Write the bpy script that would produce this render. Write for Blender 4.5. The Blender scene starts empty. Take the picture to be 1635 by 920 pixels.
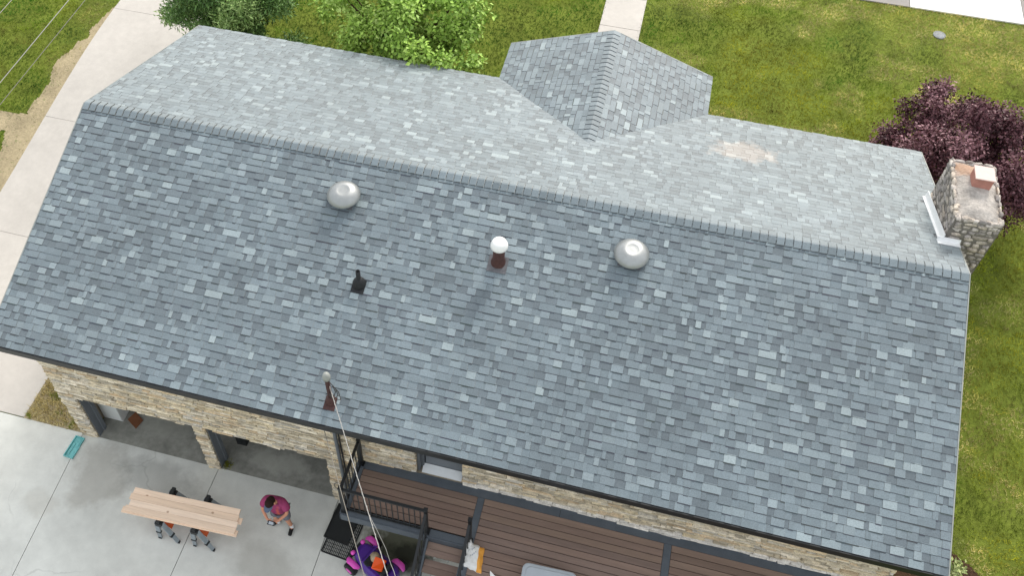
import bpy, bmesh, math, random
import numpy as np
from mathutils import Matrix, Vector

random.seed(7); rng = np.random.default_rng(7)
sc = bpy.context.scene
col = sc.collection
R = math.radians

# ------------------------------------------------------------------ camera, world, sun, exposure
cam_d = bpy.data.cameras.new('camera'); cam = bpy.data.objects.new('camera', cam_d); col.objects.link(cam)
cam.location = (11.6038, -12.8287, 21.4247)
cam.rotation_euler = (math.pi/2-0.86101, 0, 0.25629)
cam_d.sensor_fit = 'HORIZONTAL'; cam_d.sensor_width = 36
cam_d.lens = 1567.378/1635*36
cam_d.shift_x = 89.888/1635; cam_d.shift_y = -138.956/1635
cam_d.clip_start = 0.1; cam_d.clip_end = 1500
sc.camera = cam

SUN_EL, SUN_AZ = R(38), R(12)          # azimuth measured from +Y towards +X
world = bpy.data.worlds.new('World'); sc.world = world; world.use_nodes = True
wn = world.node_tree; bg = wn.nodes['Background']
sky = wn.nodes.new('ShaderNodeTexSky'); sky.sky_type = 'NISHITA'; sky.sun_disc = False
sky.sun_elevation = SUN_EL; sky.sun_rotation = SUN_AZ
sky.air_density = 1.0; sky.dust_density = 6.0; sky.ozone_density = 1.0
cloud = wn.nodes.new('ShaderNodeMix'); cloud.data_type = 'RGBA'; cloud.inputs['Factor'].default_value = 0.72   # thin overcast over the blue
cloud.inputs[7].default_value = (7.4, 7.6, 7.7, 1)
wn.links.new(sky.outputs['Color'], cloud.inputs[6]); wn.links.new(cloud.outputs[2], bg.inputs['Color']); bg.inputs['Strength'].default_value = 0.11
sun_d = bpy.data.lights.new('sun', 'SUN'); sun = bpy.data.objects.new('sun', sun_d); col.objects.link(sun)
sun_d.energy = 1.5; sun_d.angle = R(16); sun_d.color = (1.0, 0.95, 0.88)
sd = Vector((math.sin(SUN_AZ)*math.cos(SUN_EL), math.cos(SUN_AZ)*math.cos(SUN_EL), math.sin(SUN_EL)))
sun.rotation_euler = sd.to_track_quat('Z', 'Y').to_euler()
sun.location = sd*60
sc.view_settings.view_transform = 'Standard'; sc.view_settings.look = 'None'
sc.view_settings.gamma = 1.0; sc.view_settings.use_curve_mapping = False
sc.view_settings.exposure = 0.82

# ------------------------------------------------------------------ helpers
def lin(r, g, b):
    f = lambda c: (c/255/12.92) if c/255 <= .04045 else ((c/255+.055)/1.055)**2.4
    return (f(r), f(g), f(b))

class MB:
    """collects faces with a colour each; build() links them as ONE mesh object"""
    def __init__(s): s.v=[]; s.f=[]; s.c=[]; s.M=None
    def add(s, vs, fs, c=(1,1,1)):
        o=len(s.v)
        if s.M is not None: vs=[tuple(s.M @ Vector(p)) for p in vs]
        s.v.extend(vs)
        for f in fs: s.f.append([i+o for i in f]); s.c.append(c)
    def box(s, x0,x1,y0,y1,z0,z1, c=(1,1,1)):
        s.add([(x0,y0,z0),(x1,y0,z0),(x1,y1,z0),(x0,y1,z0),(x0,y0,z1),(x1,y0,z1),(x1,y1,z1),(x0,y1,z1)],
              [(0,3,2,1),(4,5,6,7),(0,1,5,4),(1,2,6,5),(2,3,7,6),(3,0,4,7)], c)
    def bar(s, a, b, w, h, c=(1,1,1), up=(0,0,1)):
        a=Vector(a); b=Vector(b); d=(b-a).normalized(); u=Vector(up)
        if abs(d.dot(u))>.98: u=Vector((0,1,0))
        r=d.cross(u).normalized()*w/2; t=r.cross(d).normalized()*h/2
        vs=[tuple(p+q) for p in (a,b) for q in (-r-t,r-t,r+t,-r+t)]
        s.add(vs,[(3,2,1,0),(4,5,6,7),(0,1,5,4),(1,2,6,5),(2,3,7,6),(3,0,4,7)],c)
    def tube(s, pts, r, n=8, c=(1,1,1), cap=True):
        pts=[Vector(p) for p in pts]; rs=r if isinstance(r,(list,tuple)) else [r]*len(pts)
        vs=[]; prev=None
        for i,p in enumerate(pts):
            d=(pts[min(i+1,len(pts)-1)]-pts[max(i-1,0)]).normalized()
            u=Vector((0,0,1)) if abs(d.z)<.9 else Vector((1,0,0))
            if prev is not None: u=prev
            a=d.cross(u).normalized(); b=a.cross(d).normalized(); prev=b
            for k in range(n):
                t=2*math.pi*k/n; vs.append(tuple(p+a*(math.cos(t)*rs[i])+b*(math.sin(t)*rs[i])))
        fs=[]
        for i in range(len(pts)-1):
            for k in range(n):
                fs.append((i*n+k,i*n+(k+1)%n,(i+1)*n+(k+1)%n,(i+1)*n+k))
        if cap: fs.append(tuple(range(n))[::-1]); fs.append(tuple((len(pts)-1)*n+k for k in range(n)))
        s.add(vs,fs,c)
    def lathe(s, prof, origin=(0,0,0), n=32, c=(1,1,1), axis=None):
        q=Matrix.Identity(3) if axis is None else Vector(axis).to_track_quat('Z','Y').to_matrix()
        o=Vector(origin); vs=[]; fs=[]
        for (r,z) in prof:
            for k in range(n):
                t=2*math.pi*k/n; vs.append(tuple(o+q@Vector((r*math.cos(t),r*math.sin(t),z))))
        for i in range(len(prof)-1):
            for k in range(n): fs.append((i*n+k,i*n+(k+1)%n,(i+1)*n+(k+1)%n,(i+1)*n+k))
        fs.append(tuple((len(prof)-1)*n+k for k in range(n)))
        s.add(vs,fs,c)
    def build(s, name, m, parent=None, smooth=False, bevel=0, root=None):
        base=Vector((0,0,0))
        if parent is not None:
            r=parent
            while r.parent is not None: r=r.parent
            base=r.location.copy() if root is None else Vector(root)
        elif root is not None: base=Vector(root)
        me=bpy.data.meshes.new(name)
        me.from_pydata([(x-base.x,y-base.y,z-base.z) for x,y,z in s.v],[],s.f)
        ca=me.color_attributes.new('Col','FLOAT_COLOR','CORNER')
        n=np.array([len(f) for f in s.f]); cc=np.array([(c[0],c[1],c[2],1.0) for c in s.c],dtype=np.float32)
        ca.data.foreach_set('color',np.repeat(cc,n,axis=0).ravel())
        me.validate(); me.update()
        if smooth: me.polygons.foreach_set('use_smooth',[True]*len(me.polygons))
        o=bpy.data.objects.new(name,me); col.objects.link(o); o.data.materials.append(m)
        if parent is not None: o.parent=parent
        else: o.location=base
        if bevel:
            b=o.modifiers.new('bevel','BEVEL'); b.width=bevel; b.segments=2; b.limit_method='ANGLE'; b.angle_limit=R(40)
        return o

def tag(o, label=None, cat=None, group=None, kind=None):
    if label: o['label']=label
    if cat: o['category']=cat
    if group: o['group']=group
    if kind: o['kind']=kind
    return o
def thing(name, label, cat, loc=(0,0,0), group=None):
    o=bpy.data.objects.new(name,None); o.empty_display_size=.2; col.objects.link(o); o.location=loc
    return tag(o,label,cat,group)

def mat(name, base=None, rough=.85, spec=.3, var=(), bump=None, metallic=0.0, coat=0.0, trans=0.0, extra=None):
    """base None -> face colour; var = [(scale, lo, hi, detail)] multiplies by noise; bump = (scale, strength, distance)"""
    m=bpy.data.materials.new(name); m.use_nodes=True; nt=m.node_tree; N=nt.nodes; Lk=nt.links
    p=N['Principled BSDF']; p.inputs['Roughness'].default_value=rough
    p.inputs['Specular IOR Level'].default_value=spec; p.inputs['Metallic'].default_value=metallic
    if coat: p.inputs['Coat Weight'].default_value=coat
    if trans: p.inputs['Transmission Weight'].default_value=trans
    tc=N.new('ShaderNodeTexCoord')
    if base is None:
        a=N.new('ShaderNodeVertexColor'); a.layer_name='Col'; cur=a.outputs['Color']
    else:
        rgb=N.new('ShaderNodeRGB'); rgb.outputs[0].default_value=(*base,1); cur=rgb.outputs[0]
    def mul(cur, fac_out):
        mx=N.new('ShaderNodeMix'); mx.data_type='RGBA'; mx.blend_type='MULTIPLY'; mx.inputs['Factor'].default_value=1
        Lk.new(cur,mx.inputs[6]); Lk.new(fac_out,mx.inputs[7]); return mx.outputs[2]
    for v in var:
        n=N.new('ShaderNodeTexNoise'); n.inputs['Scale'].default_value=v[0]; n.inputs['Detail'].default_value=v[3] if len(v)>3 else 4
        n.inputs['Roughness'].default_value=.62
        mp=tc.outputs['Object']
        if len(v)>4:
            mg=N.new('ShaderNodeMapping'); mg.inputs['Scale'].default_value=v[4]; Lk.new(mp,mg.inputs[0]); mp=mg.outputs[0]
        Lk.new(mp,n.inputs['Vector'])
        mr=N.new('ShaderNodeMapRange'); mr.inputs['From Min'].default_value=.3; mr.inputs['From Max'].default_value=.7
        mr.inputs['To Min'].default_value=v[1]; mr.inputs['To Max'].default_value=v[2]
        Lk.new(n.outputs['Fac'],mr.inputs['Value']); cur=mul(cur,mr.outputs[0])
    if extra: cur=extra(nt,tc,cur)
    Lk.new(cur,p.inputs['Base Color'])
    if bump:
        n=N.new('ShaderNodeTexNoise'); n.inputs['Scale'].default_value=bump[0]; n.inputs['Detail'].default_value=6
        Lk.new(tc.outputs['Object'],n.inputs['Vector'])
        b=N.new('ShaderNodeBump'); b.inputs['Strength'].default_value=bump[1]; b.inputs['Distance'].default_value=bump[2]
        Lk.new(n.outputs['Fac'],b.inputs['Height']); Lk.new(b.outputs['Normal'],p.inputs['Normal'])
    return m

def blot(center, radius, colour, nscale=1.5, strength=.8, warp=.7):
    """a stain or painted-in glow with its own shape: noise-warped patch at one place (object coordinates)"""
    def f(nt,tc,cur):
        N=nt.nodes; Lk=nt.links
        mg=N.new('ShaderNodeMapping'); mg.inputs['Location'].default_value=(-center[0]/radius[0],-center[1]/radius[1],0)
        mg.inputs['Scale'].default_value=(1/radius[0],1/radius[1],0); Lk.new(tc.outputs['Object'],mg.inputs[0])
        ln=N.new('ShaderNodeVectorMath'); ln.operation='LENGTH'; Lk.new(mg.outputs[0],ln.inputs[0])
        n=N.new('ShaderNodeTexNoise'); n.inputs['Scale'].default_value=nscale; n.inputs['Detail'].default_value=7; n.inputs['Roughness'].default_value=.65
        Lk.new(tc.outputs['Object'],n.inputs['Vector'])
        ad=N.new('ShaderNodeMath'); ad.operation='MULTIPLY_ADD'; Lk.new(n.outputs['Fac'],ad.inputs[0]); ad.inputs[1].default_value=2*warp
        Lk.new(ln.outputs['Value'],ad.inputs[2])
        mr=N.new('ShaderNodeMapRange'); mr.inputs['From Min'].default_value=.55+warp; mr.inputs['From Max'].default_value=1.0+warp
        mr.inputs['To Min'].default_value=strength; mr.inputs['To Max'].default_value=0
        Lk.new(ad.outputs[0],mr.inputs['Value'])
        mx=N.new('ShaderNodeMix'); mx.data_type='RGBA'; Lk.new(mr.outputs[0],mx.inputs['Factor']); Lk.new(cur,mx.inputs[6])
        mx.inputs[7].default_value=(*colour,1); return mx.outputs[2]
    return f
def cracks(nt,tc,cur):
    N=nt.nodes; Lk=nt.links
    n=N.new('ShaderNodeTexNoise'); n.inputs['Scale'].default_value=1.3; n.inputs['Detail'].default_value=6; Lk.new(tc.outputs['Object'],n.inputs['Vector'])
    mx=N.new('ShaderNodeMix'); mx.data_type='RGBA'; mx.inputs['Factor'].default_value=.35; Lk.new(tc.outputs['Object'],mx.inputs[6]); Lk.new(n.outputs['Color'],mx.inputs[7])
    v=N.new('ShaderNodeTexVoronoi'); v.feature='DISTANCE_TO_EDGE'; v.inputs['Scale'].default_value=.42; Lk.new(mx.outputs[2],v.inputs['Vector'])
    lt=N.new('ShaderNodeMapRange'); lt.inputs['From Min'].default_value=.0015; lt.inputs['From Max'].default_value=.0045; lt.inputs['To Min'].default_value=1; lt.inputs['To Max'].default_value=0
    Lk.new(v.outputs['Distance'],lt.inputs['Value'])
    m2=N.new('ShaderNodeTexNoise'); m2.inputs['Scale'].default_value=.55; Lk.new(tc.outputs['Object'],m2.inputs['Vector'])
    mm=N.new('ShaderNodeMapRange'); mm.inputs['From Min'].default_value=.5; mm.inputs['From Max'].default_value=.58; mm.inputs['To Max'].default_value=.16; Lk.new(m2.outputs['Fac'],mm.inputs['Value'])
    ml_=N.new('ShaderNodeMath'); ml_.operation='MULTIPLY'; Lk.new(lt.outputs[0],ml_.inputs[0]); Lk.new(mm.outputs[0],ml_.inputs[1])
    o=N.new('ShaderNodeMix'); o.data_type='RGBA'; Lk.new(ml_.outputs[0],o.inputs['Factor']); Lk.new(cur,o.inputs[6]); o.inputs[7].default_value=(*lin(70,66,60),1); return o.outputs[2]
def chain(*fs):
    def f(nt,tc,cur):
        for g in fs: cur=g(nt,tc,cur)
        return cur
    return f

# value noise for colours of grass blades, stones and leaves
_tab=rng.random((256,256))
def vnoise(x,y,s,seed=0):
    x=np.asarray(x)*s+17.3*seed; y=np.asarray(y)*s+91.7*seed
    xi=np.floor(x).astype(int); yi=np.floor(y).astype(int); fx=x-xi; fy=y-yi
    fx=fx*fx*(3-2*fx); fy=fy*fy*(3-2*fy); t=lambda a,b:_tab[a%256,b%256]
    return (t(xi,yi)*(1-fx)+t(xi+1,yi)*fx)*(1-fy)+(t(xi,yi+1)*(1-fx)+t(xi+1,yi+1)*fx)*fy
def fbm(x,y,s,seed=0):
    return .5*vnoise(x,y,s,seed)+.3*vnoise(x,y,s*2.1,seed+1)+.2*vnoise(x,y,s*4.3,seed+2)

def gz(y):                                    # the lot rises 1.2 m from the driveway to the street
    t=np.clip((np.asarray(y,dtype=float)+1.5)/11.0,0,1); return 1.2*t*t*(3-2*t)

# ------------------------------------------------------------------ materials
M={}
M['shingle']=mat('asphalt_shingle',None,.55,.5,[(260,.75,1.25,2),(42,.86,1.14,3),(1.1,.90,1.10,4),(.35,.92,1.08,3)],bump=(300,.35,.004),extra=blot((4.95,3.4),(.8,.6),lin(214,184,158),3.0,.24,1.1))  # blot paints the rear slope's warm glow into the shingle colour
M['stone']=mat('ledge_stone',None,.9,.2,[(9,.72,1.25,6),(45,.8,1.2,3)],bump=(24,.8,.02))
M['mortar']=mat('mortar',lin(150,140,122),.95,.1,[(8,.7,1.2,5)],bump=(30,.6,.01))
M['chimney_mortar']=mat('chimney_mortar',lin(124,119,112),.95,.1,[(8,.7,1.2,5)],bump=(30,.6,.01))
M['cobble']=mat('chimney_stone',None,.92,.2,[(12,.62,1.25,6),(40,.75,1.2,3)],bump=(30,.9,.02))
M['black_metal']=mat('black_painted_metal',lin(22,25,28),.45,.4,[(6,.85,1.15)])
M['rake_metal']=mat('pale_drip_edge',lin(150,153,148),.5,.4,[(5,.85,1.1)])
M['soffit']=mat('soffit',lin(190,188,180),.8)
M['grey_trim']=mat('grey_trim_paint',lin(102,107,112),.55,.4,[(3,.85,1.12,4,(1,1,.15)),(30,.93,1.07)])
M['door']=mat('door_paint',lin(112,118,124),.5,.4,[(2,.9,1.1)])
M['white_paint']=mat('white_paint',lin(222,226,228),.5,.4,[(8,.93,1.03)])
M['aluminium']=mat('dull_aluminium',lin(160,163,163),.42,.5,[(7,.88,1.06,5)],metallic=.72)
M['white_cap']=mat('white_enamel',lin(232,233,232),.35,.5)
M['brown_paint']=mat('brown_vent_paint',lin(72,48,46),.6,.3,[(20,.75,1.2)])
M['flash_white']=mat('white_flashing',lin(242,243,243),.5,.4,[(8,.95,1.02)])
M['flash_grey']=mat('weathered_flashing',lin(98,98,102),.7,.3,[(14,.75,1.15,5)])
M['rubber']=mat('black_rubber',lin(26,28,31),.6,.4,[(15,.8,1.2)])
def joint_stain():
    return chain(blot((1.05,-5.3),(.8,1.0),lin(140,134,124),1.4,.42,1.0),
                 blot((2.4,-5.0),(1.2,.55),lin(128,128,124),1.6,.4,.6),
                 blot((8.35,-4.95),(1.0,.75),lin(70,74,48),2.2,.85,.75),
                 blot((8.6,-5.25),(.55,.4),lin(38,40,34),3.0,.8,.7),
                 blot((.1,-6.2),(.5,.35),lin(170,164,152),2.5,.25,.9),
                 blot((5.6,-6.2),(.9,.6),lin(142,138,128),1.3,.35,.7))
M['concrete']=mat('apron_concrete',lin(206,207,201),.85,.25,[(.5,.86,1.1,6),(3.2,.93,1.07,6),(90,.9,1.1,2)],bump=(120,.25,.003),extra=chain(joint_stain(),cracks))
M['walk_concrete']=mat('pale_concrete',lin(190,185,178),.85,.25,[(.6,.92,1.08,6),(5,.95,1.05,6),(90,.92,1.08,2)],bump=(120,.25,.003))
M['white_concrete']=mat('new_white_concrete',lin(232,232,230),.8,.25,[(1,.97,1.03,4)])
M['grey_concrete']=mat('old_grey_concrete',lin(150,146,142),.85,.2,[(2,.85,1.1,6)])
M['asphalt']=mat('asphalt',lin(70,70,72),.9,.2,[(60,.8,1.2,3)])
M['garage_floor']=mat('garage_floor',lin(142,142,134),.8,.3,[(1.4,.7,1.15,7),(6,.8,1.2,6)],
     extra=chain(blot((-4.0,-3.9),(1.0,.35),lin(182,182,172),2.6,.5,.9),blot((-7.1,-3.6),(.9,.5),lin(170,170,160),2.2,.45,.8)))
M['dark_wall']=mat('garage_wall',lin(120,118,112),.9,.2,[(2,.8,1.1)])
M['dirt']=mat('dry_dirt',lin(172,158,128),.95,.1,[(1.5,.75,1.12,6),(14,.8,1.15,6),(60,.85,1.1,3)],bump=(25,.7,.03))
M['mulch']=mat('mulch',lin(76,58,44),.95,.1,[(8,.6,1.3,6),(40,.7,1.2,4)],bump=(25,1,.04))
M['lawn']=mat('lawn_thatch',lin(108,120,48),.95,.1,[(1.2,.75,1.2,6),(12,.7,1.2,6)],bump=(40,.8,.03))
M['blade']=mat('grass_blade',None,.7,.15,[])
M['leaf']=mat('leaf',None,.5,.3,[])
M['bark']=mat('bark',lin(82,66,52),.95,.1,[(18,.6,1.2,6)],bump=(30,1,.02))
M['deck_board']=mat('composite_decking',None,.7,.3,[(3,.86,1.1,5,(.15,2.5,1)),(30,.88,1.08,4,(.1,2,1))],bump=(60,.2,.002))
M['deck_grey']=mat('grey_composite',lin(86,93,101),.65,.3,[(4,.88,1.1,5),(40,.92,1.08,3)])
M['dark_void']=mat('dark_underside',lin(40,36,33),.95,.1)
M['pine']=mat('pine_board',None,.7,.25,[(5,.88,1.05,5,(.25,4,4)),(26,.9,1.04,4,(.06,3,3))],
      extra=chain(blot((3.35,-5.95),(.035,.03),lin(132,92,60),9,.6,.3),blot((4.3,-5.72),(.04,.03),lin(132,92,60),9,.6,.3),blot((2.75,-5.72),(.04,.02),lin(150,100,62),9,.6,.3)))
M['orange_plastic']=mat('orange_plastic',lin(208,92,40),.5,.4,[(10,.85,1.1)])
M['grey_steel']=mat('grey_steel',lin(150,160,166),.4,.5,[(8,.85,1.1)],metallic=.4)
M['black_plastic']=mat('black_plastic',lin(30,34,36),.5,.4,[(5,.8,1.25,5),(30,.9,1.1)])
M['purple']=mat('purple_plastic',lin(70,28,132),.4,.5,[(4,.9,1.1)])
M['pink']=mat('pink_plastic',lin(224,84,190),.4,.5,[(4,.92,1.06)])
M['tan']=mat('tan_ball',lin(176,158,132),.6,.4,[(14,.8,1.1)])
M['bright_orange']=mat('bright_orange_plastic',lin(248,94,28),.45,.4)
M['teal']=mat('teal_plastic',lin(108,178,178),.5,.4,[(14,.75,1.12,6)])
M['sack']=mat('white_sack',None,.6,.3,[(14,.9,1.05)],bump=(22,.6,.02))
M['lid_grey']=mat('grey_lid_plastic',lin(168,176,184),.45,.4,[(3,.95,1.04)])
M['skin']=mat('skin',lin(196,140,112),.6,.3)
M['shirt']=mat('maroon_shirt',lin(150,66,104),.9,.1,[(9,.82,1.15,5)],bump=(14,.5,.02),
               extra=blot((.10,-.2),(.10,.045),lin(226,116,60),14,.8,.3))
M['shorts']=mat('grey_shorts',lin(112,114,122),.9,.1,[(12,.85,1.1)])
M['shoe']=mat('black_shoe',lin(20,20,22),.7,.3)
M['sock']=mat('sock',lin(205,205,205),.9,.1)
M['hair']=mat('dark_hair',lin(42,26,22),.8,.2)
M['cap']=mat('grey_cap',lin(92,104,124),.85,.2)
M['cable']=mat('silver_cable',lin(158,156,152),.55,.4)
M['dark_cable']=mat('dark_cable',lin(62,60,58),.7,.3)
M['dim_cable']=mat('weathered_cable',lin(128,124,116),.7,.3)
M['cardboard']=mat('cardboard',lin(128,86,62),.9,.1,[(6,.85,1.1)])
M['appliance']=mat('white_appliance',lin(205,208,205),.5,.4)
M['flue']=mat('clay_flue',lin(176,126,114),.85,.2,[(10,.85,1.1)])
M['flue_lid']=mat('pink_flue_lid',lin(226,198,190),.8,.2,[(10,.92,1.05)])
M['cap_mortar']=mat('chimney_crown',lin(180,174,167),.95,.2,[(4,.62,1.2,7),(22,.8,1.15,5)],bump=(18,.9,.03),
     extra=blot((9.05,2.45),(.35,.25),lin(176,132,98),5,.6,.7))
M['valve']=mat('meter_lid',lin(128,134,140),.6,.4,[(12,.7,1.1)])

M['shingle'].node_tree.nodes['Principled BSDF'].inputs['Sheen Weight'].default_value=.82
M['shingle'].node_tree.nodes['Principled BSDF'].inputs['Sheen Roughness'].default_value=.45
M['shingle'].node_tree.nodes['Principled BSDF'].inputs['Sheen Tint'].default_value=(1,1,.95,1)
# ------------------------------------------------------------------ ground, drives, walks
def sheet(name, x0,x1, ys, off, m, thick=0.0):
    mb=MB()
    for a,b in zip(ys[:-1],ys[1:]):
        za,zb=float(gz(a))+off,float(gz(b))+off
        mb.add([(x0,a,za),(x1,a,za),(x1,b,zb),(x0,b,zb)],[(0,1,2,3)])
    if thick:
        for a,b in zip(ys[:-1],ys[1:]):
            za,zb=float(gz(a))+off,float(gz(b))+off
            for x,fl in ((x0,1),(x1,0)):
                f=(0,1,2,3) if fl else (3,2,1,0)
                mb.add([(x,a,za-thick),(x,a,za),(x,b,zb),(x,b,zb-thick)],[f])
        z=float(gz(ys[0]))+off; mb.add([(x0,ys[0],z-thick),(x1,ys[0],z-thick),(x1,ys[0],z),(x0,ys[0],z)],[(0,1,2,3)])
        z=float(gz(ys[-1]))+off; mb.add([(x0,ys[-1],z-thick),(x1,ys[-1],z-thick),(x1,ys[-1],z),(x0,ys[-1],z)],[(3,2,1,0)])
    return mb
ysl=[-400,-60,-4]+[round(-2+.5*i,2) for i in range(26)]+[14,20,60,400]
tag(sheet('lawn',-400,400,ysl,-.035,M['lawn']).build('lawn',M['lawn']),kind='structure')

def slab(mb, q, z0=-.1, zf=None, gap=.007):
    c=np.mean(np.array(q),axis=0); pts=[]
    for x,y in q:
        d=np.sign(np.array([x,y])-c)*gap; pts.append((x-d[0],y-d[1]))
    zt=[float(gz(y))+(zf or 0) for x,y in pts]
    vs=[(x,y,t+z0) for (x,y),t in zip(pts,zt)]+[(x,y,t) for (x,y),t in zip(pts,zt)]
    mb.add(vs,[(3,2,1,0),(4,5,6,7),(0,1,5,4),(1,2,6,5),(2,3,7,6),(3,0,4,7)])
def xj(x,y): return x+(.16*(-4.75-y)/3 if x==.20 else 0)
ap=MB(); xs=[-13,-5.9,.20,3.68,6.63,9.8,13,16.6]; yy=[-20,-13.3,-10.2,-4.36]
for i in range(len(xs)-1):
    for j in range(len(yy)-1):
        a,b=xs[i],xs[i+1]; c,d=yy[j],yy[j+1]
        slab(ap,[(xj(a,c),c),(xj(b,c),c),(xj(b,d),d),(xj(a,d),d)])
tag(ap.build('driveway_apron',M['concrete']),kind='structure')
jf=MB(); jf.box(-13,16.6,-20,-4.37,-.12,-.03); tag(jf.build('apron_bed',M['dark_void']),kind='structure')
dw=MB()
jy=[-4.345,.6,4.55,9.22,13.5,15.75]
for a,b in zip(jy[:-1],jy[1:]):
    n=max(2,int((b-a)/.6)); ys=list(np.linspace(a+.006,b-.006,n+1))
    s=sheet('d',-5.72 if a>=0 else -5.72,-1.42,ys,.0,None,.12); dw.add(s.v,s.f)
tag(dw.build('side_driveway',M['walk_concrete']),kind='structure')
wk=MB()
for a,b in ((6.0,7.6),(7.62,9.2),(9.22,10.8),(10.82,12.4),(12.42,14.0),(14.02,15.84)):
    s=sheet('w',9.78,11.08,list(np.linspace(a,b,4)),.0,None,.1); wk.add(s.v,s.f)
tag(wk.build('front_walkway',M['walk_concrete']),kind='structure')
sw=MB(); sw.box(-60,19.45,15.87,17.3,1.08,1.205); tag(sw.build('sidewalk',M['grey_concrete']),kind='structure')
sw=MB(); sw.box(19.47,22.98,15.87,21.0,1.08,1.213); tag(sw.build('white_driveway',M['white_concrete']),kind='structure')
sw=MB(); sw.box(23.0,80,15.87,17.3,1.08,1.205); tag(sw.build('far_sidewalk',M['grey_concrete']),kind='structure')
st=MB(); st.box(-150,150,21.02,30,1.0,1.1); tag(st.build('street',M['asphalt']),kind='structure')

# dry dirt verge along the side drive, draped ragged sheet
def ragged(name, pts_fn, m, off):
    mb=MB(); cells=.05
    x0,x1,y0,y1=pts_fn['box']
    for i in range(int((x1-x0)/cells)):
        for j in range(int((y1-y0)/cells)):
            x=x0+(i+.5)*cells; y=y0+(j+.5)*cells
            if pts_fn['in'](x,y):
                h=cells/2; q=[(x-h,y-h),(x+h,y-h),(x+h,y+h),(x-h,y+h)]
                mb.add([(a,b,float(gz(b))+off) for a,b in q],[(0,1,2,3)])
    return tag(mb.build(name,m),kind='structure')
def dirt_in(x,y):
    w=.35+.45*fbm(x*0,y,.7,3)+ (.55 if 1<y<4.2 else 0)*vnoise(0,y,.9,5)
    w=w*np.clip((9.2-y)/3.0,0.05,1)
    strip = (-5.72-w+.25*(vnoise(x,y,3,8)-.5)) < x < -5.70
    tongue = abs(y-4.25-.12*(x+6))<.22+.2*vnoise(x,y,1.4,9) and -9.5<x<-5.7 and vnoise(x,y,2.6,11)>.25
    return bool(strip or tongue)
ragged('dirt_verge',dict(box=(-9.6,-5.64,-4,12),**{'in':dirt_in}),M['dirt'],-.018)
ragged('planting_bed',dict(box=(17.9,21.4,-6.5,-1.0),**{'in':lambda x,y: x<20.65-.75*max(0,(y+2.6))+.5*(vnoise(x,y,1.3,4)-.5)}),M['mulch'],-.015)
ragged('weed_patch_soil',dict(box=(-1.42,.28,-4.36,6),**{'in':lambda x,y: True}),M['dirt'],-.012)

# grass blades, one mesh
def blades(name, x, y, zoff, hmin, hmax, w, cols, nb=3):
    n=len(x); X=np.repeat(x,nb)+rng.normal(0,.018,n*nb); Y=np.repeat(y,nb)+rng.normal(0,.018,n*nb)
    Z=gz(Y)+zoff; H=rng.uniform(hmin,hmax,n*nb); A=rng.uniform(0,2*np.pi,n*nb); Ln=rng.uniform(.2,1.0,n*nb)*H
    B=rng.uniform(0,2*np.pi,n*nb); dx=np.cos(A)*w/2; dy=np.sin(A)*w/2
    v=np.stack([np.stack([X-dx,Y-dy,Z],-1),np.stack([X+dx,Y+dy,Z],-1),np.stack([X+np.cos(B)*Ln,Y+np.sin(B)*Ln,Z+H],-1)],1).reshape(-1,3)
    me=bpy.data.meshes.new(name); nf=n*nb
    me.vertices.add(nf*3); me.vertices.foreach_set('co',v.astype(np.float32).ravel())
    me.loops.add(nf*3); me.loops.foreach_set('vertex_index',np.arange(nf*3,dtype=np.int32))
    me.polygons.add(nf); me.polygons.foreach_set('loop_start',np.arange(0,nf*3,3,dtype=np.int32)); me.update(calc_edges=True)
    C=np.repeat(cols,nb,axis=0)*rng.uniform(.72,1.28,(nf,1)); C=np.concatenate([C,np.ones((nf,1))],1)
    ca=me.color_attributes.new('Col','FLOAT_COLOR','CORNER'); ca.data.foreach_set('color',np.repeat(C,3,axis=0).astype(np.float32).ravel())
    o=bpy.data.objects.new(name,me); col.objects.link(o); me.materials.append(M['blade']); return tag(o,kind='stuff')
def lawn_pts(x0,x1,y0,y1,dens):
    n=int((x1-x0)*(y1-y0)*dens); return rng.uniform(x0,x1,n),rng.uniform(y0,y1,n)
parts=[lawn_pts(-11.5,-5.69,-1,15.8,300),lawn_pts(-1.45,9.82,4.6,15.9,260),lawn_pts(11.05,26,4.6,15.9,300),lawn_pts(17.9,26,-7,4.6,300),lawn_pts(9.7,11.1,4.6,6,100)]
gx=np.concatenate([p[0] for p in parts]); gy=np.concatenate([p[1] for p in parts])
keep=np.ones(len(gx),bool)
jx,jy_=rng.normal(0,.13,len(gx)),rng.normal(0,.16,len(gx))
dm=np.array([dirt_in(min(a+c_,-5.71),b+d_) if a<-5.5 else False for a,b,c_,d_ in zip(gx,gy,jx,jy_)])
keep&=~(dm & (rng.random(len(gx))>.10))
bed=(gx<20.6-.75*np.maximum(0,gy+2.6)+.5*(vnoise(gx,gy,1.3,4)-.5)+rng.normal(0,.06,len(gx)))&(gx>17.7)&(gy<-1.1)
keep&=~bed
gx,gy=gx[keep],gy[keep]
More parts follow.
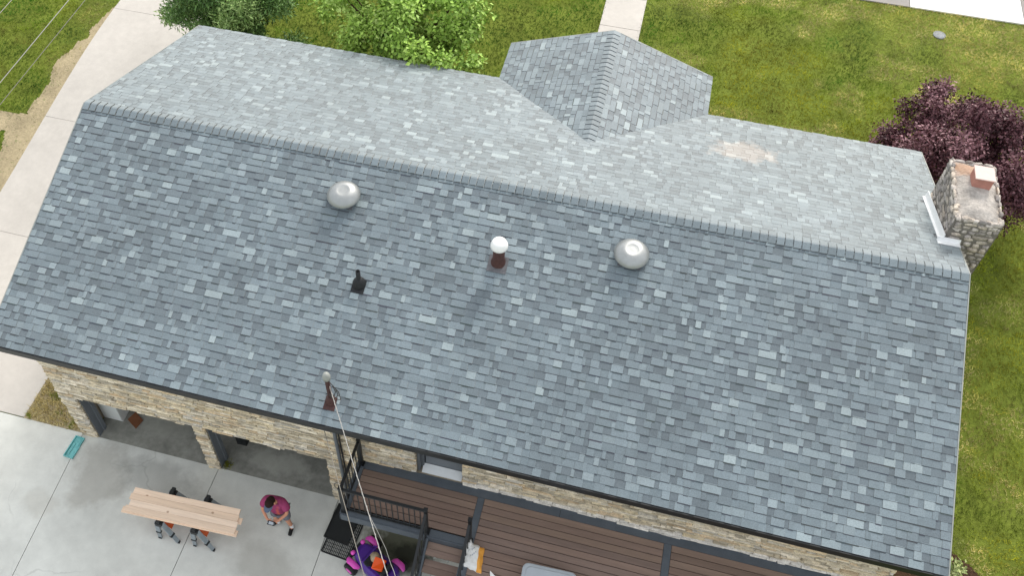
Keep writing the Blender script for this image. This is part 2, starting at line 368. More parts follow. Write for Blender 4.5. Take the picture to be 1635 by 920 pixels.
def grass_col(x,y):
    g=np.array(lin(80,142,36)); yl=np.array(lin(186,186,60)); st=np.array(lin(236,222,158)); dk=np.array(lin(70,112,40)); ol=np.array(lin(150,144,72))
    t=np.clip((x-8)/8.5,0,1); t=t*t*(3-2*t)                       # greener to the left, yellower to the right
    n1=fbm(x,y,.45,1); n2=fbm(x,y,1.1,20); n3=fbm(x,y,.8,40)
    a=np.clip(t*.85-.06+(n1-.5)*2.8,0,1)[:,None]; c=g*(1-a)+yl*a
    a=np.clip((n2-.5)*3.2,0,.85)[:,None]; c=c*(1-a)+ol*a
    s=np.clip((n3-.47)*8,0,1)*np.clip(t*1.4-.1,0,1); s=np.maximum(s,np.clip((y-11.5)/3,0,1)*np.clip((x-16)/5,0,1)*1.1*(.3+n2))
    s=np.maximum(s,.35*np.clip(1-(np.abs(x+5.9)-.2)/1.2,0,1)*(n2>.5)); s=np.clip(s,0,.9)[:,None]; c=c*(1-s)+st*s
    d=np.clip((vnoise(x,y,.9,60)-.58)*4,0,.85)*(1-.3*t); d=np.maximum(d,.75*np.clip(1-t*2,0,1)*(vnoise(x,y,.6,70)>.5)*.7)[:,None]; c=c*(1-d)+dk*d
    c=.92*c*(.56+.80*vnoise(x,y,2.6,77))[:,None]*(.78+.44*vnoise(x,y,7.0,78))[:,None]
    return c
tag(blades('lawn_grass',gx,gy,-.035,.035,.085,.013,grass_col(gx,gy)))
# dry weeds in the gap between the side drive and the garage wall
wx,wy=lawn_pts(-1.4,.12,-4.34,-1.5,900); k=rng.random(len(wx))<.35+.65*fbm(wx,wy,1.8,5); wx,wy=wx[k],wy[k]
wc=np.array(lin(204,190,138))[None,:]*np.ones((len(wx),1)); gm=(fbm(wx,wy,2.0,9)>.52)[:,None]; wc=np.where(gm,np.array(lin(140,146,66))[None,:],wc)
blades('dry_weeds',wx,wy,-.012,.04,.13,.02,wc)
# tufts of moss at the foot of the middle pillar
wx=rng.normal(3.82,.06,120); wy=rng.normal(-4.24,.05,120)
blades('moss_tuft',wx,wy,0.0,.02,.05,.02,np.array(lin(120,122,40))[None,:]*np.ones((120,1)))

# ------------------------------------------------------------------ house
L_=18.04; W_=5.03; EZ=4.95; RZ=6.805; K=(RZ-EZ)/W_; SL=math.hypot(W_,RZ-EZ)
YW=-4.37; XL=.17; XR=17.78
house=thing('stone_house','long stone house with grey shingle roof, cobble chimney and two garage bays','house',(9,0,0))

def stones(mb, o, u, v, n, w, h, rows, lens, pro, holes, cols, seed=0, jit=.012, pale_below=None):
    r=random.Random(seed); o,u,v,n=Vector(o),Vector(u),Vector(v),Vector(n); z=0
    while z<h-.01:
        rh=min(r.uniform(*rows),h-z); x=0
        if h-z-rh<.03: rh=h-z
        while x<w-.005:
            ln=r.uniform(*lens)*(1 if r.random()<.8 else 1.5)
            e=min(x+ln,w)
            for (a,b,c,d) in holes:                      # stop at the openings
                if z+rh*.5>c and z+rh*.5<d:
                    if x<a-.01<e: e=a+r.uniform(-.01,.015)
                    if a-.02<=x<b: x=b-r.uniform(-.01,.015); e=min(x+ln,w)
            if x>=w-.02: break
            p=r.uniform(*pro); g=.004; c=r.choice(cols); f=r.uniform(.88,1.12)
            if pale_below and x>8.2 and 2.3<z<2.56+r.uniform(-.05,.05): c=lin(222,217,208)
            c=tuple(q*f for q in c)
            j=lambda k: r.uniform(-k,k)
            base=[(x+g,z+g),(e-g,z+g),(e-g,z+rh-g),(x+g,z+rh-g)]
            i=.011
            top=[(x+i+j(jit)*.6,z+i+j(jit)),(e-i+j(jit)*.6,z+i+j(jit)),(e-i+j(jit)*.6,z+rh-i+j(jit)),(x+i+j(jit)*.6,z+rh-i+j(jit))]
            vs=[tuple(o+u*a+v*b-n*.01) for a,b in base]+[tuple(o+u*a+v*b+n*(p+j(.006))) for a,b in top]
            mb.add(vs,[(4,5,6,7),(0,1,5,4),(1,2,6,5),(2,3,7,6),(3,0,4,7)],c)
            x=e
        z+=rh
tans=[lin(*c) for c in ((212,201,178),(202,189,164),(224,214,195),(190,180,160),(212,200,176),(176,167,149),(216,202,172),(196,190,178),(204,184,154))]
HD=1.95
holes=[(.60-XL,3.44-XL,0,HD),(3.74-XL,6.53-XL,0,HD),(8.56-XL,9.53-XL,2.38,4.9)]
cw=MB()
def wbox(x0,x1,z0,z1): cw.box(x0,x1,YW,YW+.28,z0,z1)
wbox(XL,.60,0,HD); wbox(3.44,3.74,0,HD); wbox(6.53,8.56,0,HD); wbox(8.56,XR,0,HD)
wbox(XL,8.56,HD,4.8); wbox(8.56,9.53,HD,2.42); wbox(9.53,XR,HD,4.8)
cw.box(XL,XL+.28,YW+.282,4.37,0,4.8); cw.box(XR-.28,XR,YW+.282,4.37,0,4.8); cw.box(XL+.282,XR-.282,4.09,4.37,0,4.8)
# gable triangles
for x0,x1 in ((XL,XL+.28),(XR-.28,XR)):
    zt=4.8+4.37*K-.02
    cw.add([(x0,-4.37,4.802),(x1,-4.37,4.802),(x0,4.37,4.802),(x1,4.37,4.802),(x0,0,zt),(x1,0,zt)],[(0,2,4),(1,5,3),(0,1,3,2),(0,4,5,1),(2,3,5,4)])
walls=cw.build('stone_wall',M['mortar'],house)
sm=MB()
stones(sm,(XL,YW,0),(1,0,0),(0,0,1),(0,-1,0),XR-XL,4.8,(.030,.085),(.09,.50),(.004,.055),holes,tans,3,.018,True)
stones(sm,(XL,4.37,0),(0,-1,0),(0,0,1),(-1,0,0),8.74,4.8,(.06,.11),(.16,.5),(.01,.03),[],tans,4)
stones(sm,(XR,-4.37,0),(0,1,0),(0,0,1),(1,0,0),8.74,4.8,(.06,.11),(.16,.5),(.01,.03),[],tans,5)
sm.build('ledge_stone_facing',M['stone'],walls)
# opening reveals: grey jambs
def jamb(x, s, z1):
    mb=MB(); mb.box(min(x,x+s*.018),max(x,x+s*.018),YW+.03,YW+.29,0,z1)
    mb.box(min(x+s*.02,x+s*.05),max(x+s*.02,x+s*.05),YW+.20,YW+.30,0,z1)
    return mb.build('garage_jamb',M['grey_trim'],house)
jamb(.602,1,HD); jamb(3.438,-1,HD); jamb(3.742,1,HD); jamb(6.528,-1,HD)
gf=MB(); gf.box(XL+.3,7.2,YW+.005,2.5,-.1,.004); gf.build('garage_floor',M['garage_floor'],house)
gw=MB(); gw.box(7.0,7.1,YW+.3,2.5,.006,4.5); gw.box(XL+.3,7.0,2.5,2.6,.006,4.5); gw.box(XL+.3,6.99,YW+.3,2.49,2.2,2.3); gw.box(3.55,3.64,YW+1.8,2.49,.006,2.19)
gw.build('garage_wall',M['dark_wall'],house)
# door on to the deck
dz=2.42
d=MB(); d.box(8.70,9.50,YW+.20,YW+.245,dz+.07,4.55); door=d.build('door',M['door'],house)
f=MB(); f.box(8.563,8.62,YW+.05,YW+.27,dz,4.6); f.box(8.622,8.68,YW+.14,YW+.27,dz,4.6); f.box(9.495,9.527,YW+.12,YW+.27,dz,4.6); f.build('door_frame',M['grey_trim'],door)
s=MB(); s.add([(8.66,YW+.02,dz+.02),(9.50,YW+.02,dz+.02),(9.50,YW+.19,dz+.10),(8.66,YW+.19,dz+.10),(8.66,YW+.02,dz+.001),(9.50,YW+.02,dz+.001),(9.50,YW+.19,dz+.001),(8.66,YW+.19,dz+.001)],
       [(0,1,2,3),(4,5,1,0),(5,6,2,1),(6,7,3,2),(7,4,0,3)]); tag(s.build('door_sill',M['white_paint'],door),'sloping white door sill')
h=MB(); h.lathe([(.03,0),(.03,.05)],(9.42,YW+.2,dz+.95),12,axis=(0,-1,0)); h.build('door_handle',M['grey_steel'],door)
# soffits, fascia, rakes
so=MB()
for sgn in (-1,1):
    y0,y1=sorted((sgn*4.40,sgn*5.0)); so.box(0.05,17.99,y0,y1,4.76,4.80)
so.build('soffit',M['soffit'],house)

# shingled roof planes
blues=[lin(*c) for c in ((104,117,124),(109,122,129),(100,113,120),(113,126,133),(103,116,123),(96,108,115),(107,120,127),(118,131,137))]
pal_light=[lin(*c) for c in ((132,145,150),(126,139,145),(138,151,155))]
pal_dark=[lin(*c) for c in ((88,99,106),(92,103,110))]
def shingles(mb, o, u, v, w, h, expo=.1433, seed=1, clip=None):
    r=random.Random(seed); o,u,v=Vector(o),Vector(u).normalized(),Vector(v).normalized(); n=u.cross(v).normalized()
    nc=int(math.ceil(h/expo)); P=lambda s,t,k: tuple(o+u*s+v*t+n*k)
    for j in range(nc):
        v0=j*expo; v1=min(v0+expo+.012,h); x=-r.uniform(0,.2); tooth=r.random()<.5
        while x<w:
            ln=r.choice((.075,.10,.13,.15,.17,.20,.23)) + r.uniform(-.015,.02)
            if tooth and r.random()<.22: ln+=.12
            a=max(x,0); b=min(x+ln,w); x+=ln
            if b-a>.01 and (clip is None or clip((a+b)/2,(v0+v1)/2)):
                q=r.random(); lo=float(fbm(a*.35+seed,v0*.35,1.0,seed))
                if tooth: hb=.0130+r.uniform(-.0015,.002); c=r.choice(pal_light) if q<.07+.5*max(0,lo-.40) else r.choice(blues)
                else: hb=.0055+r.uniform(-.001,.001); c=r.choice(pal_dark) if q<.34 else r.choice(blues)
                f=r.uniform(.93,1.07); c=tuple(t*f for t in c)
                ht=hb*.45+.001; jv=r.uniform(-.0012,.0012); g=.0010
                vs=[P(a+g,v0+jv,-.004),P(b-g,v0+jv,-.004),P(a+g,v0+jv,hb),P(b-g,v0+jv,hb),P(b-g,v1,ht),P(a+g,v1,ht),P(b-g,v1,-.004),P(a+g,v1,-.004)]
                o_=len(mb.v); mb.add(vs,[(2,3,4,5)],c)
                for f_ in ((0,1,3,2),(1,6,4,3),(7,0,2,5)): mb.f.append([k+o_ for k in f_]); mb.c.append(edge)     # cut asphalt edges
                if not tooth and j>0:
                    mb.add([P(a,v0-r.uniform(.004,.008),.0085),P(b,v0-r.uniform(.004,.008),.0085),P(b,v0+.003,.0082),P(a,v0+.003,.0082)],[(0,1,2,3)],shadow_band)  # thinner shadow line painted below the recessed tabs
                if tooth and j>0 and r.random()<.9:     # dark strip below each laminated tab: printed granules plus its painted-in shadow
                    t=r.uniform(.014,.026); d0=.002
                    mb.add([P(a-d0,v0-t,.0086),P(b+d0,v0-t,.0086),P(b+d0,v0+.004,.0082),P(a-d0,v0+.004,.0082)],[(0,1,2,3)],tuple(q_*r.uniform(.85,1.15) for q_ in shadow_band))
            tooth=not tooth if r.random()<.88 else tooth
shadow_band=lin(54,62,68)
edge=lin(44,49,53)
roof=MB()
dk=lin(70,78,86)
def deckplane(mb,o,u,v,w,h):
    o,u,v=Vector(o),Vector(u).normalized(),Vector(v).normalized(); n=u.cross(v)
    P=lambda s,t,k: tuple(o+u*s+v*t+n*k)
    mb.add([P(0,0,-.006),P(w,0,-.006),P(w,h,-.006),P(0,h,-.006),P(0,0,-.05),P(w,0,-.05),P(w,h,-.05),P(0,h,-.05)],[(0,1,2,3),(7,6,5,4),(0,4,5,1),(1,5,6,2),(2,6,7,3),(3,7,4,0)],dk)
vf=(0,W_,RZ-EZ); vb=(0,-W_,RZ-EZ)
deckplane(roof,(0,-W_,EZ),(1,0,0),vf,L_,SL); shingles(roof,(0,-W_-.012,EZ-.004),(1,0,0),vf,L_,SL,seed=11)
deckplane(roof,(L_,W_,EZ),(-1,0,0),vb,L_,SL); 
def notch(s,t):                                        # the back slope is cut round the chimney
    x=L_-s; y=W_-t*math.cos(math.atan(K)); return not (x>17.75 and 1.08<y<2.76)
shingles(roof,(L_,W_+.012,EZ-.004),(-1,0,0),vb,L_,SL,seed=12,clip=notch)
# entrance porch gable on the street side
PX0,PX1,PY=8.04,13.16,6.40; PXM=(PX0+PX1)/2; PH=PXM-PX0; PZ=EZ+PH*K; PSL=math.hypot(PH,PZ-EZ); PYB=W_*(1-(PZ-EZ)/(RZ-EZ))-.0
PL=PY-2.35
def pclip(side):
    def f(s,t):
        z=EZ+t/PSL*(PZ-EZ)
        y=(PY-s) if side<0 else (PY-PL+s)
        return z+.03 > RZ-abs(y)*K
    return f
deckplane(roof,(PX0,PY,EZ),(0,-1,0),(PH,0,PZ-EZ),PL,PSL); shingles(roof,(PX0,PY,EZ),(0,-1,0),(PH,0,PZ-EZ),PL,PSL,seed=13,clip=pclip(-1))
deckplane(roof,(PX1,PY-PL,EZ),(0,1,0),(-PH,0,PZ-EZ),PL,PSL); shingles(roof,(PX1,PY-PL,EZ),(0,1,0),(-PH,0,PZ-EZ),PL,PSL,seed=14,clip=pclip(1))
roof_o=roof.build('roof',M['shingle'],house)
def caps(mb, a, b, side, k, expo, seed, edge=edge, h0=.036, h1=.026):
    r=random.Random(seed); a,b=Vector(a),Vector(b); d=(b-a); n=int(d.length/expo); e=d/n; side=Vector(side); dn=Vector((0,0,-k))
    for i in range(n):
        p=a+e*i; q=a+e*(i+1)*1.0; c=r.choice(blues[:5]); f=r.uniform(.86,1.02); c=tuple(t*f for t in c)
        wv=.155; g=e.normalized()*.010
        vs=[]
        for base,hh in ((p+g,h0),(q-g,h1)):
            for s,z in ((-1,0),(-.12,.5),(.12,.5),(1,0)):
                vs.append(tuple(base+side*(s*wv)+dn*abs(s*wv)*1.0+Vector((0,0,hh))))
        for base,hh in ((p+g,.008),(q-g,.008)):
            for s in (-1,1): vs.append(tuple(base+side*(s*wv)+dn*abs(s*wv)+Vector((0,0,hh))))
            vs.append(tuple(base+Vector((0,0,hh))))
        mb.add(vs,[(0,1,5,4),(1,2,6,5),(2,3,7,6)],c)
        o_=len(mb.v)-len(vs)
        for f_ in ((1,0,8,10),(3,2,10,9),(2,1,10),(0,4,11,8),(7,3,9,12),(4,5,13,11),(5,6,13),(6,7,12,13)): mb.f.append([k+o_ for k in f_]); mb.c.append(edge)
rc=MB(); caps(rc,(L_+.0,0,RZ),(0.0,0,RZ),(0,1,0),K,.157,21); rc.build('ridge_cap',M['shingle'],roof_o)
rc=MB(); caps(rc,(PXM,2.42,PZ),(PXM,PY+.005,PZ),(1,0,0),K,.15,22,lin(76,84,90),.026,.019); rc.build('ridge_cap',M['shingle'],roof_o)
fa=MB(); fa.box(-.005,L_+.005,-W_-.045,-W_+.0,EZ-.17,EZ-.012); fa.build('gutter',M['black_metal'],house)
fa=MB(); fa.box(-.005,L_+.005,W_-.01,W_+.03,EZ-.17,EZ-.055); fa.build('fascia_board',M['soffit'],house)
for x0,x1 in ((-.022,-.002),(L_+.002,L_+.022)):
    rk=MB(); pr=[(-W_-.012,EZ-.14),(-W_-.012,EZ+.006),(0,RZ+.012),(W_+.012,EZ+.006),(W_+.012,EZ-.14),(0,RZ-.14)]
    rk.add([(x,y,z) for x in (x0,x1) for y,z in pr],[(0,1,2,5),(5,2,3,4),(11,8,7,6),(10,9,8,11),(0,6,7,1),(1,7,8,2),(2,8,9,3),(3,9,10,4),(4,10,11,5),(5,11,6,0)])
    rk.build('drip_edge',M['rake_metal'],roof_o)
rk=MB(); pr=[(PX0,EZ-.13),(PX0,EZ+.006),(PXM,PZ+.012),(PX1,EZ+.006),(PX1,EZ-.13),(PXM,PZ-.13)]
rk.add([(x,y,z) for y in (PY+.002,PY+.022) for x,z in pr],[(0,1,2,5),(5,2,3,4),(11,8,7,6),(10,9,8,11),(0,6,7,1),(1,7,8,2),(2,8,9,3),(3,9,10,4),(4,10,11,5),(5,11,6,0)])
rk.build('drip_edge',M['rake_metal'],roof_o)
# porch body
pb=MB(); pb.box(PX0+.3,PX1-.3,4.40,6.05,.5,4.78)
pb.add([(PX0+.35,6.03,4.782),(PX1-.35,6.03,4.782),(PXM,6.03,PZ-.12),(PX0+.35,5.9,4.782),(PX1-.35,5.9,4.782),(PXM,5.9,PZ-.12)],[(0,1,2),(3,5,4),(0,3,4,1),(1,4,5,2),(2,5,3,0)])
pb.build('entry_porch',M['mortar'],house)

# roof fittings
nf=Vector((0,-K,1)).normalized()
def frontz(y): return RZ+K*y
def dome(x,y,label):
    z=frontz(y); mb=MB()
    prof=[(.325,.10),(.338,.113),(.335,.132),(.315,.172),(.28,.215),(.235,.25),(.19,.272),(.155,.282),(.13,.284),(.112,.282),(.10,.280),(.05,.280),(.012,.2805)]
    ax=(Vector((0,0,1))*.75+nf*.25)
    mb.lathe(prof,(x,y,z),40,axis=ax); o=mb.build('roof_vent',M['aluminium'],house,smooth=True); o['label']=label
    b=MB(); b.lathe([(.24,-.02),(.24,.13)],(x,y,z),28,axis=nf); b.build('vent_collar',M['grey_steel'],o)
    b=MB(); P=lambda s,t,k: tuple(Vector((x,y,z))+Vector((1,0,0))*s+Vector((0,1,K)).normalized()*t+nf*k)
    b.add([P(-.22,-.22,.022),P(.22,-.22,.022),P(.22,.22,.018),P(-.22,.22,.018),P(-.22,-.22,.0),P(.22,-.22,.0),P(.22,.22,.0),P(-.22,.22,.0)],[(0,1,2,3),(4,5,1,0),(5,6,2,1),(6,7,3,2),(7,4,0,3)])
    b.build('vent_flashing',M['flash_grey'],o)
dome(6.16,-.90,'domed aluminium roof vent nearer the driveway end'); dome(11.95,-.92,'domed aluminium roof vent nearer the chimney')
def flash(name,x,y,w,d,m,parent):
    z=frontz(y); mb=MB(); P=lambda s,t,k: tuple(Vector((x,y,z))+Vector((1,0,0))*s+Vector((0,1,K)).normalized()*t+nf*k)
    mb.add([P(-w,-d,.024),P(w,-d,.024),P(w,d,.02),P(-w,d,.02),P(-w,-d,0),P(w,-d,0),P(w,d,0),P(-w,d,0)],[(0,1,2,3),(4,5,1,0),(5,6,2,1),(6,7,3,2),(7,4,0,3)])
    return mb.build(name,m,parent)
x,y=9.49,-1.50; z=frontz(y)
mb=MB(); mb.lathe([(.16,-.02),(.125,.06),(.115,.14),(.115,.46)],(x,y,z),20); fl=mb.build('flue_pipe',M['brown_paint'],house,smooth=True); fl['label']='brown flue pipe under a white domed cap'
flash('pipe_flashing',x,y-.06,.19,.17,M['flash_grey'],fl)
mb=MB(); mb.lathe([(.155,.46),(.168,.47),(.168,.53),(.15,.56),(.14,.60),(.10,.632),(.04,.645),(.01,.646)],(x,y,z),28); mb.build('pipe_cap',M['white_cap'],fl,smooth=True)
x,y=6.95,-2.46; z=frontz(y)
mb=MB(); mb.lathe([(.045,.0),(.045,.42),(.036,.42),(.036,.30)],(x,y,z),16); pv=mb.build('vent_pipe',M['rubber'],house,smooth=True)
mb=MB(); mb.lathe([(.135,.0),(.13,.06),(.09,.14),(.06,.18),(.05,.185)],(x,y,z),20); mb.build('pipe_boot',M['rubber'],pv,smooth=True)
flash('pipe_flashing',x,y-.05,.13,.14,M['rubber'],pv)
# electric service mast through the roof near the front eave
x,y=7.05,-4.62; z=frontz(y)
mb=MB(); mb.tube([(x,y,z-.05),(x,y,z+.85)],.045,12); ms=mb.build('service_mast',M['brown_paint'],house,smooth=True)
flash('mast_flashing',x,y-.04,.11,.13,M['brown_paint'],ms)
mb=MB(); mb.lathe([(.11,.0),(.09,.08),(.055,.16),(.04,.17)],(x,y,z),16); mb.build('mast_boot',M['brown_paint'],ms,smooth=True)
mb=MB(); mb.lathe([(.05,.82),(.075,.83),(.075,.90),(.055,.97),(.02,1.0)],(x,y,z),18); mb.build('weatherhead',M['rake_metal'],ms,smooth=True)
for i in range(3):
    mb=MB(); a=.10+.045*i
    mb.tube([(x+.03,y-.03,z+.82),(x+.12+.05*i,y-.06,z+.74-.1*i),(x+.17+.04*i,y-.08,z+.56-.12*i),(x+.13,y-.10,z+.42-.08*i),(x+.05,y-.10,z+.46-.02*i)],.009,6); mb.build('drip_loop',M['dark_cable'],ms,smooth=True)
ds=MB(); ds.tube([(6.90,YW-.07,.02),(6.88,YW-.07,4.72)],.04,8); ds.build('downspout',M['grey_trim'],house)
ds=MB(); ds.tube([(6.985,YW-.075,.6),(6.965,YW-.075,4.74)],.018,6); ds.build('conduit',M['black_metal'],house)
ds=MB()
pts=[(6.86,YW-.09,4.55),(6.7,YW-.10,4.50),(6.56,YW-.11,4.53)]+[(6.60+.055*math.cos(t),YW-.12,4.38+.13*math.sin(t)) for t in np.linspace(1.8,8.4,14)]
ds.tube(pts,.010,6); ds.build('wall_wire',M['dark_cable'],house)
ds=MB(); ds.tube([(6.78+.13*math.cos(t),YW-.11,.95+.17*math.sin(t)) for t in np.linspace(.4,5.6,16)],.012,6); ds.build('hose_loop',M['dim_cable'],house)

# chimney on the far gable end
CX0,CX1,CY0,CY1,CZ=17.80,18.62,1.12,2.70,7.02
ch=MB(); ch.box(CX0-.015,CX1+.015,CY0-.015,CY1+.015,0,CZ); chim=ch.build('chimney',M['chimney_mortar'],roof_o)
sgp=lambda v,e: math.copysign(abs(v)**e,v)
ico=bmesh.new(); bmesh.ops.create_icosphere(ico,subdivisions=2,radius=1); iv=[v.co.copy() for v in ico.verts]; iff=[tuple(v.index for v in f.verts) for f in ico.faces]; ico.free()
cob=MB(); r=random.Random(5)
grs=[lin(*c) for c in ((182,174,166),(164,157,150),(196,188,180),(148,141,136),(174,167,161),(200,188,174),(156,150,146),(188,178,166))]
def cobble(c, n, sx, sz, sn):
    n=Vector(n); t=Vector((0,0,1)).cross(n); rot=r.uniform(-.16,.16); f=r.choice(grs); g=r.uniform(.8,1.2); ph=[r.uniform(0,6) for _ in range(4)]
    vs=[]
    for p in iv:
        k=1+.16*math.sin(p.x*3.1+ph[0])+.16*math.sin(p.y*3.7+ph[1])+.13*math.sin(p.z*4.3+ph[2])+.08*math.sin((p.x+p.y)*6+ph[3])
        a,b=sgp(p.x,.62)*sx*k,sgp(p.z,.62)*sz*k; a,b=a*math.cos(rot)-b*math.sin(rot),a*math.sin(rot)+b*math.cos(rot)
        vs.append(tuple(Vector(c)+t*a+Vector((0,0,1))*b+n*(p.y*sn*k)))
    cob.add(vs,iff,tuple(q*g for q in f))
z=.05
while z<CZ-.02:
    low=z<3.6; rh=(r.uniform(.16,.24) if low else r.uniform(.08,.135))
    for (o,tdir,n,w) in (((CX0,CY1,0),(0,-1,0),(-1,0,0),CY1-CY0),((CX0,CY0,0),(1,0,0),(0,-1,0),CX1-CX0),((CX1,CY0,0),(0,1,0),(1,0,0),CY1-CY0),((CX1,CY1,0),(-1,0,0),(0,1,0),CX1-CX0)):
        x=.0
        while x<w-.03:
            ln=min(r.uniform(1.2,2.6)*rh,w-x); c=Vector(o)+Vector(tdir)*(x+ln/2)+Vector((0,0,z+rh/2+r.uniform(-.015,.015)))
            cobble(c,n,ln*.47,rh*.48,r.uniform(.022,.045)); x+=ln
    z+=rh
for i in range(60):                                       # ragged rim stones round the crown
    side=r.randrange(4); t=r.random(); 
    if side==0: c=(CX0+.03,CY0+t*(CY1-CY0),CZ); n=(-1,0,0)
    elif side==1: c=(CX1-.03,CY0+t*(CY1-CY0),CZ); n=(1,0,0)
    elif side==2: c=(CX0+t*(CX1-CX0),CY0+.03,CZ); n=(0,-1,0)
    else: c=(CX0+t*(CX1-CX0),CY1-.03,CZ); n=(0,1,0)
    cobble((c[0]+r.uniform(-.02,.01),c[1]+r.uniform(-.02,.02),c[2]+r.uniform(-.03,.05)),n,r.uniform(.04,.08),r.uniform(.025,.045),r.uniform(.035,.06))
cob.build('cobble_facing',M['cobble'],chim,smooth=True)
cr=MB(); nx,ny=22,40; vs=[]; fs=[]
for i in range(nx+1):
    for j in range(ny+1):
        a=i/nx; b=j/ny; e=min(a,1-a,b*1.7,(1-b)*1.7)
        vs.append((CX0+.02+a*(CX1-CX0-.04),CY0+.02+b*(CY1-CY0-.04),CZ+.01+.09*min(e*4,1)+.05*(float(fbm(a*6,b*11,1.0,3))-.5)))
for i in range(nx):
    for j in range(ny): q=i*(ny+1)+j; fs.append((q,q+ny+1,q+ny+2,q+1))
cr.add(vs,fs); cr.build('mortar_crown',M['cap_mortar'],chim,smooth=True)
fx,fy=18.27,2.13
fb=MB(); fb.box(fx-.17,fx+.17,fy-.17,fy+.17,CZ+.05,CZ+.33); fu=fb.build('flue_liner',M['flue'],chim,bevel=.012)
fb=MB(); fb.box(fx-.185,fx+.185,fy-.185,fy+.185,CZ+.332,CZ+.36); fb.build('flue_lid',M['flue_lid'],chim,bevel=.008)
fl=MB()
zb=lambda y: RZ-K*abs(y)
ya,yb_=CY0-.08,CY1+.10; q=[]
for y in (ya,yb_): q+=[(CX0-.115,y,zb(y)+.022),(CX0-.072,y,zb(y)+.03),(CX0-.060,y,zb(y)+.20),(CX0-.05,y,zb(y)+.20),(CX0-.05,y,zb(y)),(CX0-.115,y,zb(y))]
fl.add(q,[(k,(k+1)%6,(k+1)%6+6,k+6) for k in range(6)]+[(5,4,3,2,1,0),(6,7,8,9,10,11)])
q=[]
for x in (CX0-.15,L_+.03): q+=[(x,ya-.13,zb(ya-.13)+.024),(x,ya-.002,zb(ya)+.032),(x,ya+.004,zb(ya)+.12),(x,ya+.014,zb(ya)+.12),(x,ya+.014,zb(ya)),(x,ya-.13,zb(ya-.13))]
fl.add(q,[(k,k+6,(k+1)%6+6,(k+1)%6) for k in range(6)]+[(0,1,2,3,4,5),(11,10,9,8,7,6)])
tag(fl.build('chimney_flashing',M['flash_white'],chim),'white metal flashing at the chimney foot')

# ------------------------------------------------------------------ deck, stairs and railing
DZ=2.40
deck=thing('deck','raised brown plank deck with grey border, black railing and stairs','deck',(11,-5,0))
browns=[lin(*c) for c in ((128,108,98),(136,116,106),(122,104,94),(140,120,108),(130,112,104))]
def planks(x0,x1,y0,y1):
    mb=MB(); y=y1; w=.138
    while y>y0+.02:
        e=max(y-w,y0); c=random.choice(browns); f=random.uniform(.93,1.07)
        mb.box(x0,x1,e+.004,y-.004,DZ-.03,DZ,tuple(q*f for q in c)); y-=w+.006
    return mb.build('deck_boards',M['deck_board'],deck)
yb=YW-.20; YA=-5.60
planks(7.47,9.905,YA+.15,yb); planks(10.055,13.67,-8.2,yb); planks(13.83,17.5,-8.2,yb)
def gboard(x0,x1,y0,y1,z0=DZ-.03,z1=DZ+.002,name='border_board'):
    mb=MB(); mb.box(x0,x1,y0,y1,z0,z1); return mb.build(name,M['deck_grey'],deck)
gboard(7.32,11.58,yb+.003,YW-.005); gboard(11.586,17.5,yb+.003,YW-.005)
gboard(7.32,7.463,YA,yb-.002); gboard(7.466,9.905,YA,YA+.143); gboard(9.911,10.049,-8.2,yb-.002); gboard(13.677,13.823,-8.2,yb-.002)
gboard(8.64,9.50,YW-.003,YW+.18,DZ-.03,DZ+.004)
gboard(7.30,9.905,YA-.03,YA-.004,DZ-.24,DZ-.004,'fascia_board'); gboard(7.295,7.317,YA-.03,YW-.01,DZ-.24,DZ-.004,'fascia_board'); gboard(9.88,9.905,-8.2,YA-.032,DZ-.24,DZ-.006,'fascia_board')
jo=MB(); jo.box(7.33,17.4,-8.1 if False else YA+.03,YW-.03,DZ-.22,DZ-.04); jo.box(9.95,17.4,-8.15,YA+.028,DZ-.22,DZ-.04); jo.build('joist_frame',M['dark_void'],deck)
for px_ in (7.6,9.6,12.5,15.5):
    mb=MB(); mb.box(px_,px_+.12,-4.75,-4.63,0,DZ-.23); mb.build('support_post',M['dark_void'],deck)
def post(x,y,z0,h):
    mb=MB(); mb.box(x-.032,x+.032,y-.032,y+.032,z0,z0+h); o=mb.build('railing_post',M['black_metal'],deck)
    mb=MB(); mb.box(x-.04,x+.04,y-.04,y+.04,z0+h,z0+h+.02); mb.build('post_cap',M['black_metal'],o)
    mb=MB(); mb.box(x-.06,x+.06,y-.06,y+.06,z0,z0+.03); mb.build('post_base',M['black_metal'],o); return o
RH=1.0
P1=(7.38,-5.53); P2=(9.10,-5.53); P3=(7.40,-4.47); P4=(9.965,-5.50)
post(*P1,DZ+.002,RH+.05); post(*P2,DZ+.002,RH+.05); post(*P3,DZ+.002,RH+.05); post(*P4,DZ+.002,RH+.05)
def rail(a,b,za,zb,n,name='railing'):
    A=Vector((a[0],a[1],za)); B=Vector((b[0],b[1],zb)); dv=(B-A).normalized(); A1=A+dv*.034; B1=B-dv*.034
    mb=MB(); up=Vector((0,0,RH)); lo=Vector((0,0,.10))
    mb.bar(A1+up,B1+up,.055,.04); o=mb.build(name,M['black_metal'],deck)
    mb=MB(); mb.bar(A1+lo,B1+lo,.035,.035); mb.build('bottom_rail',M['black_metal'],o)
    for i in range(1,n):
        p=A+(B-A)*(i/n); mb=MB(); mb.box(p.x-.009,p.x+.009,p.y-.009,p.y+.009,p.z+.118,p.z+RH-.02); mb.build('baluster',M['black_metal'],o)
rail(P1,P2,DZ,DZ,15); rail(P1,P3,DZ,DZ,9)
RUN,RISE=.285,.18
nst=13
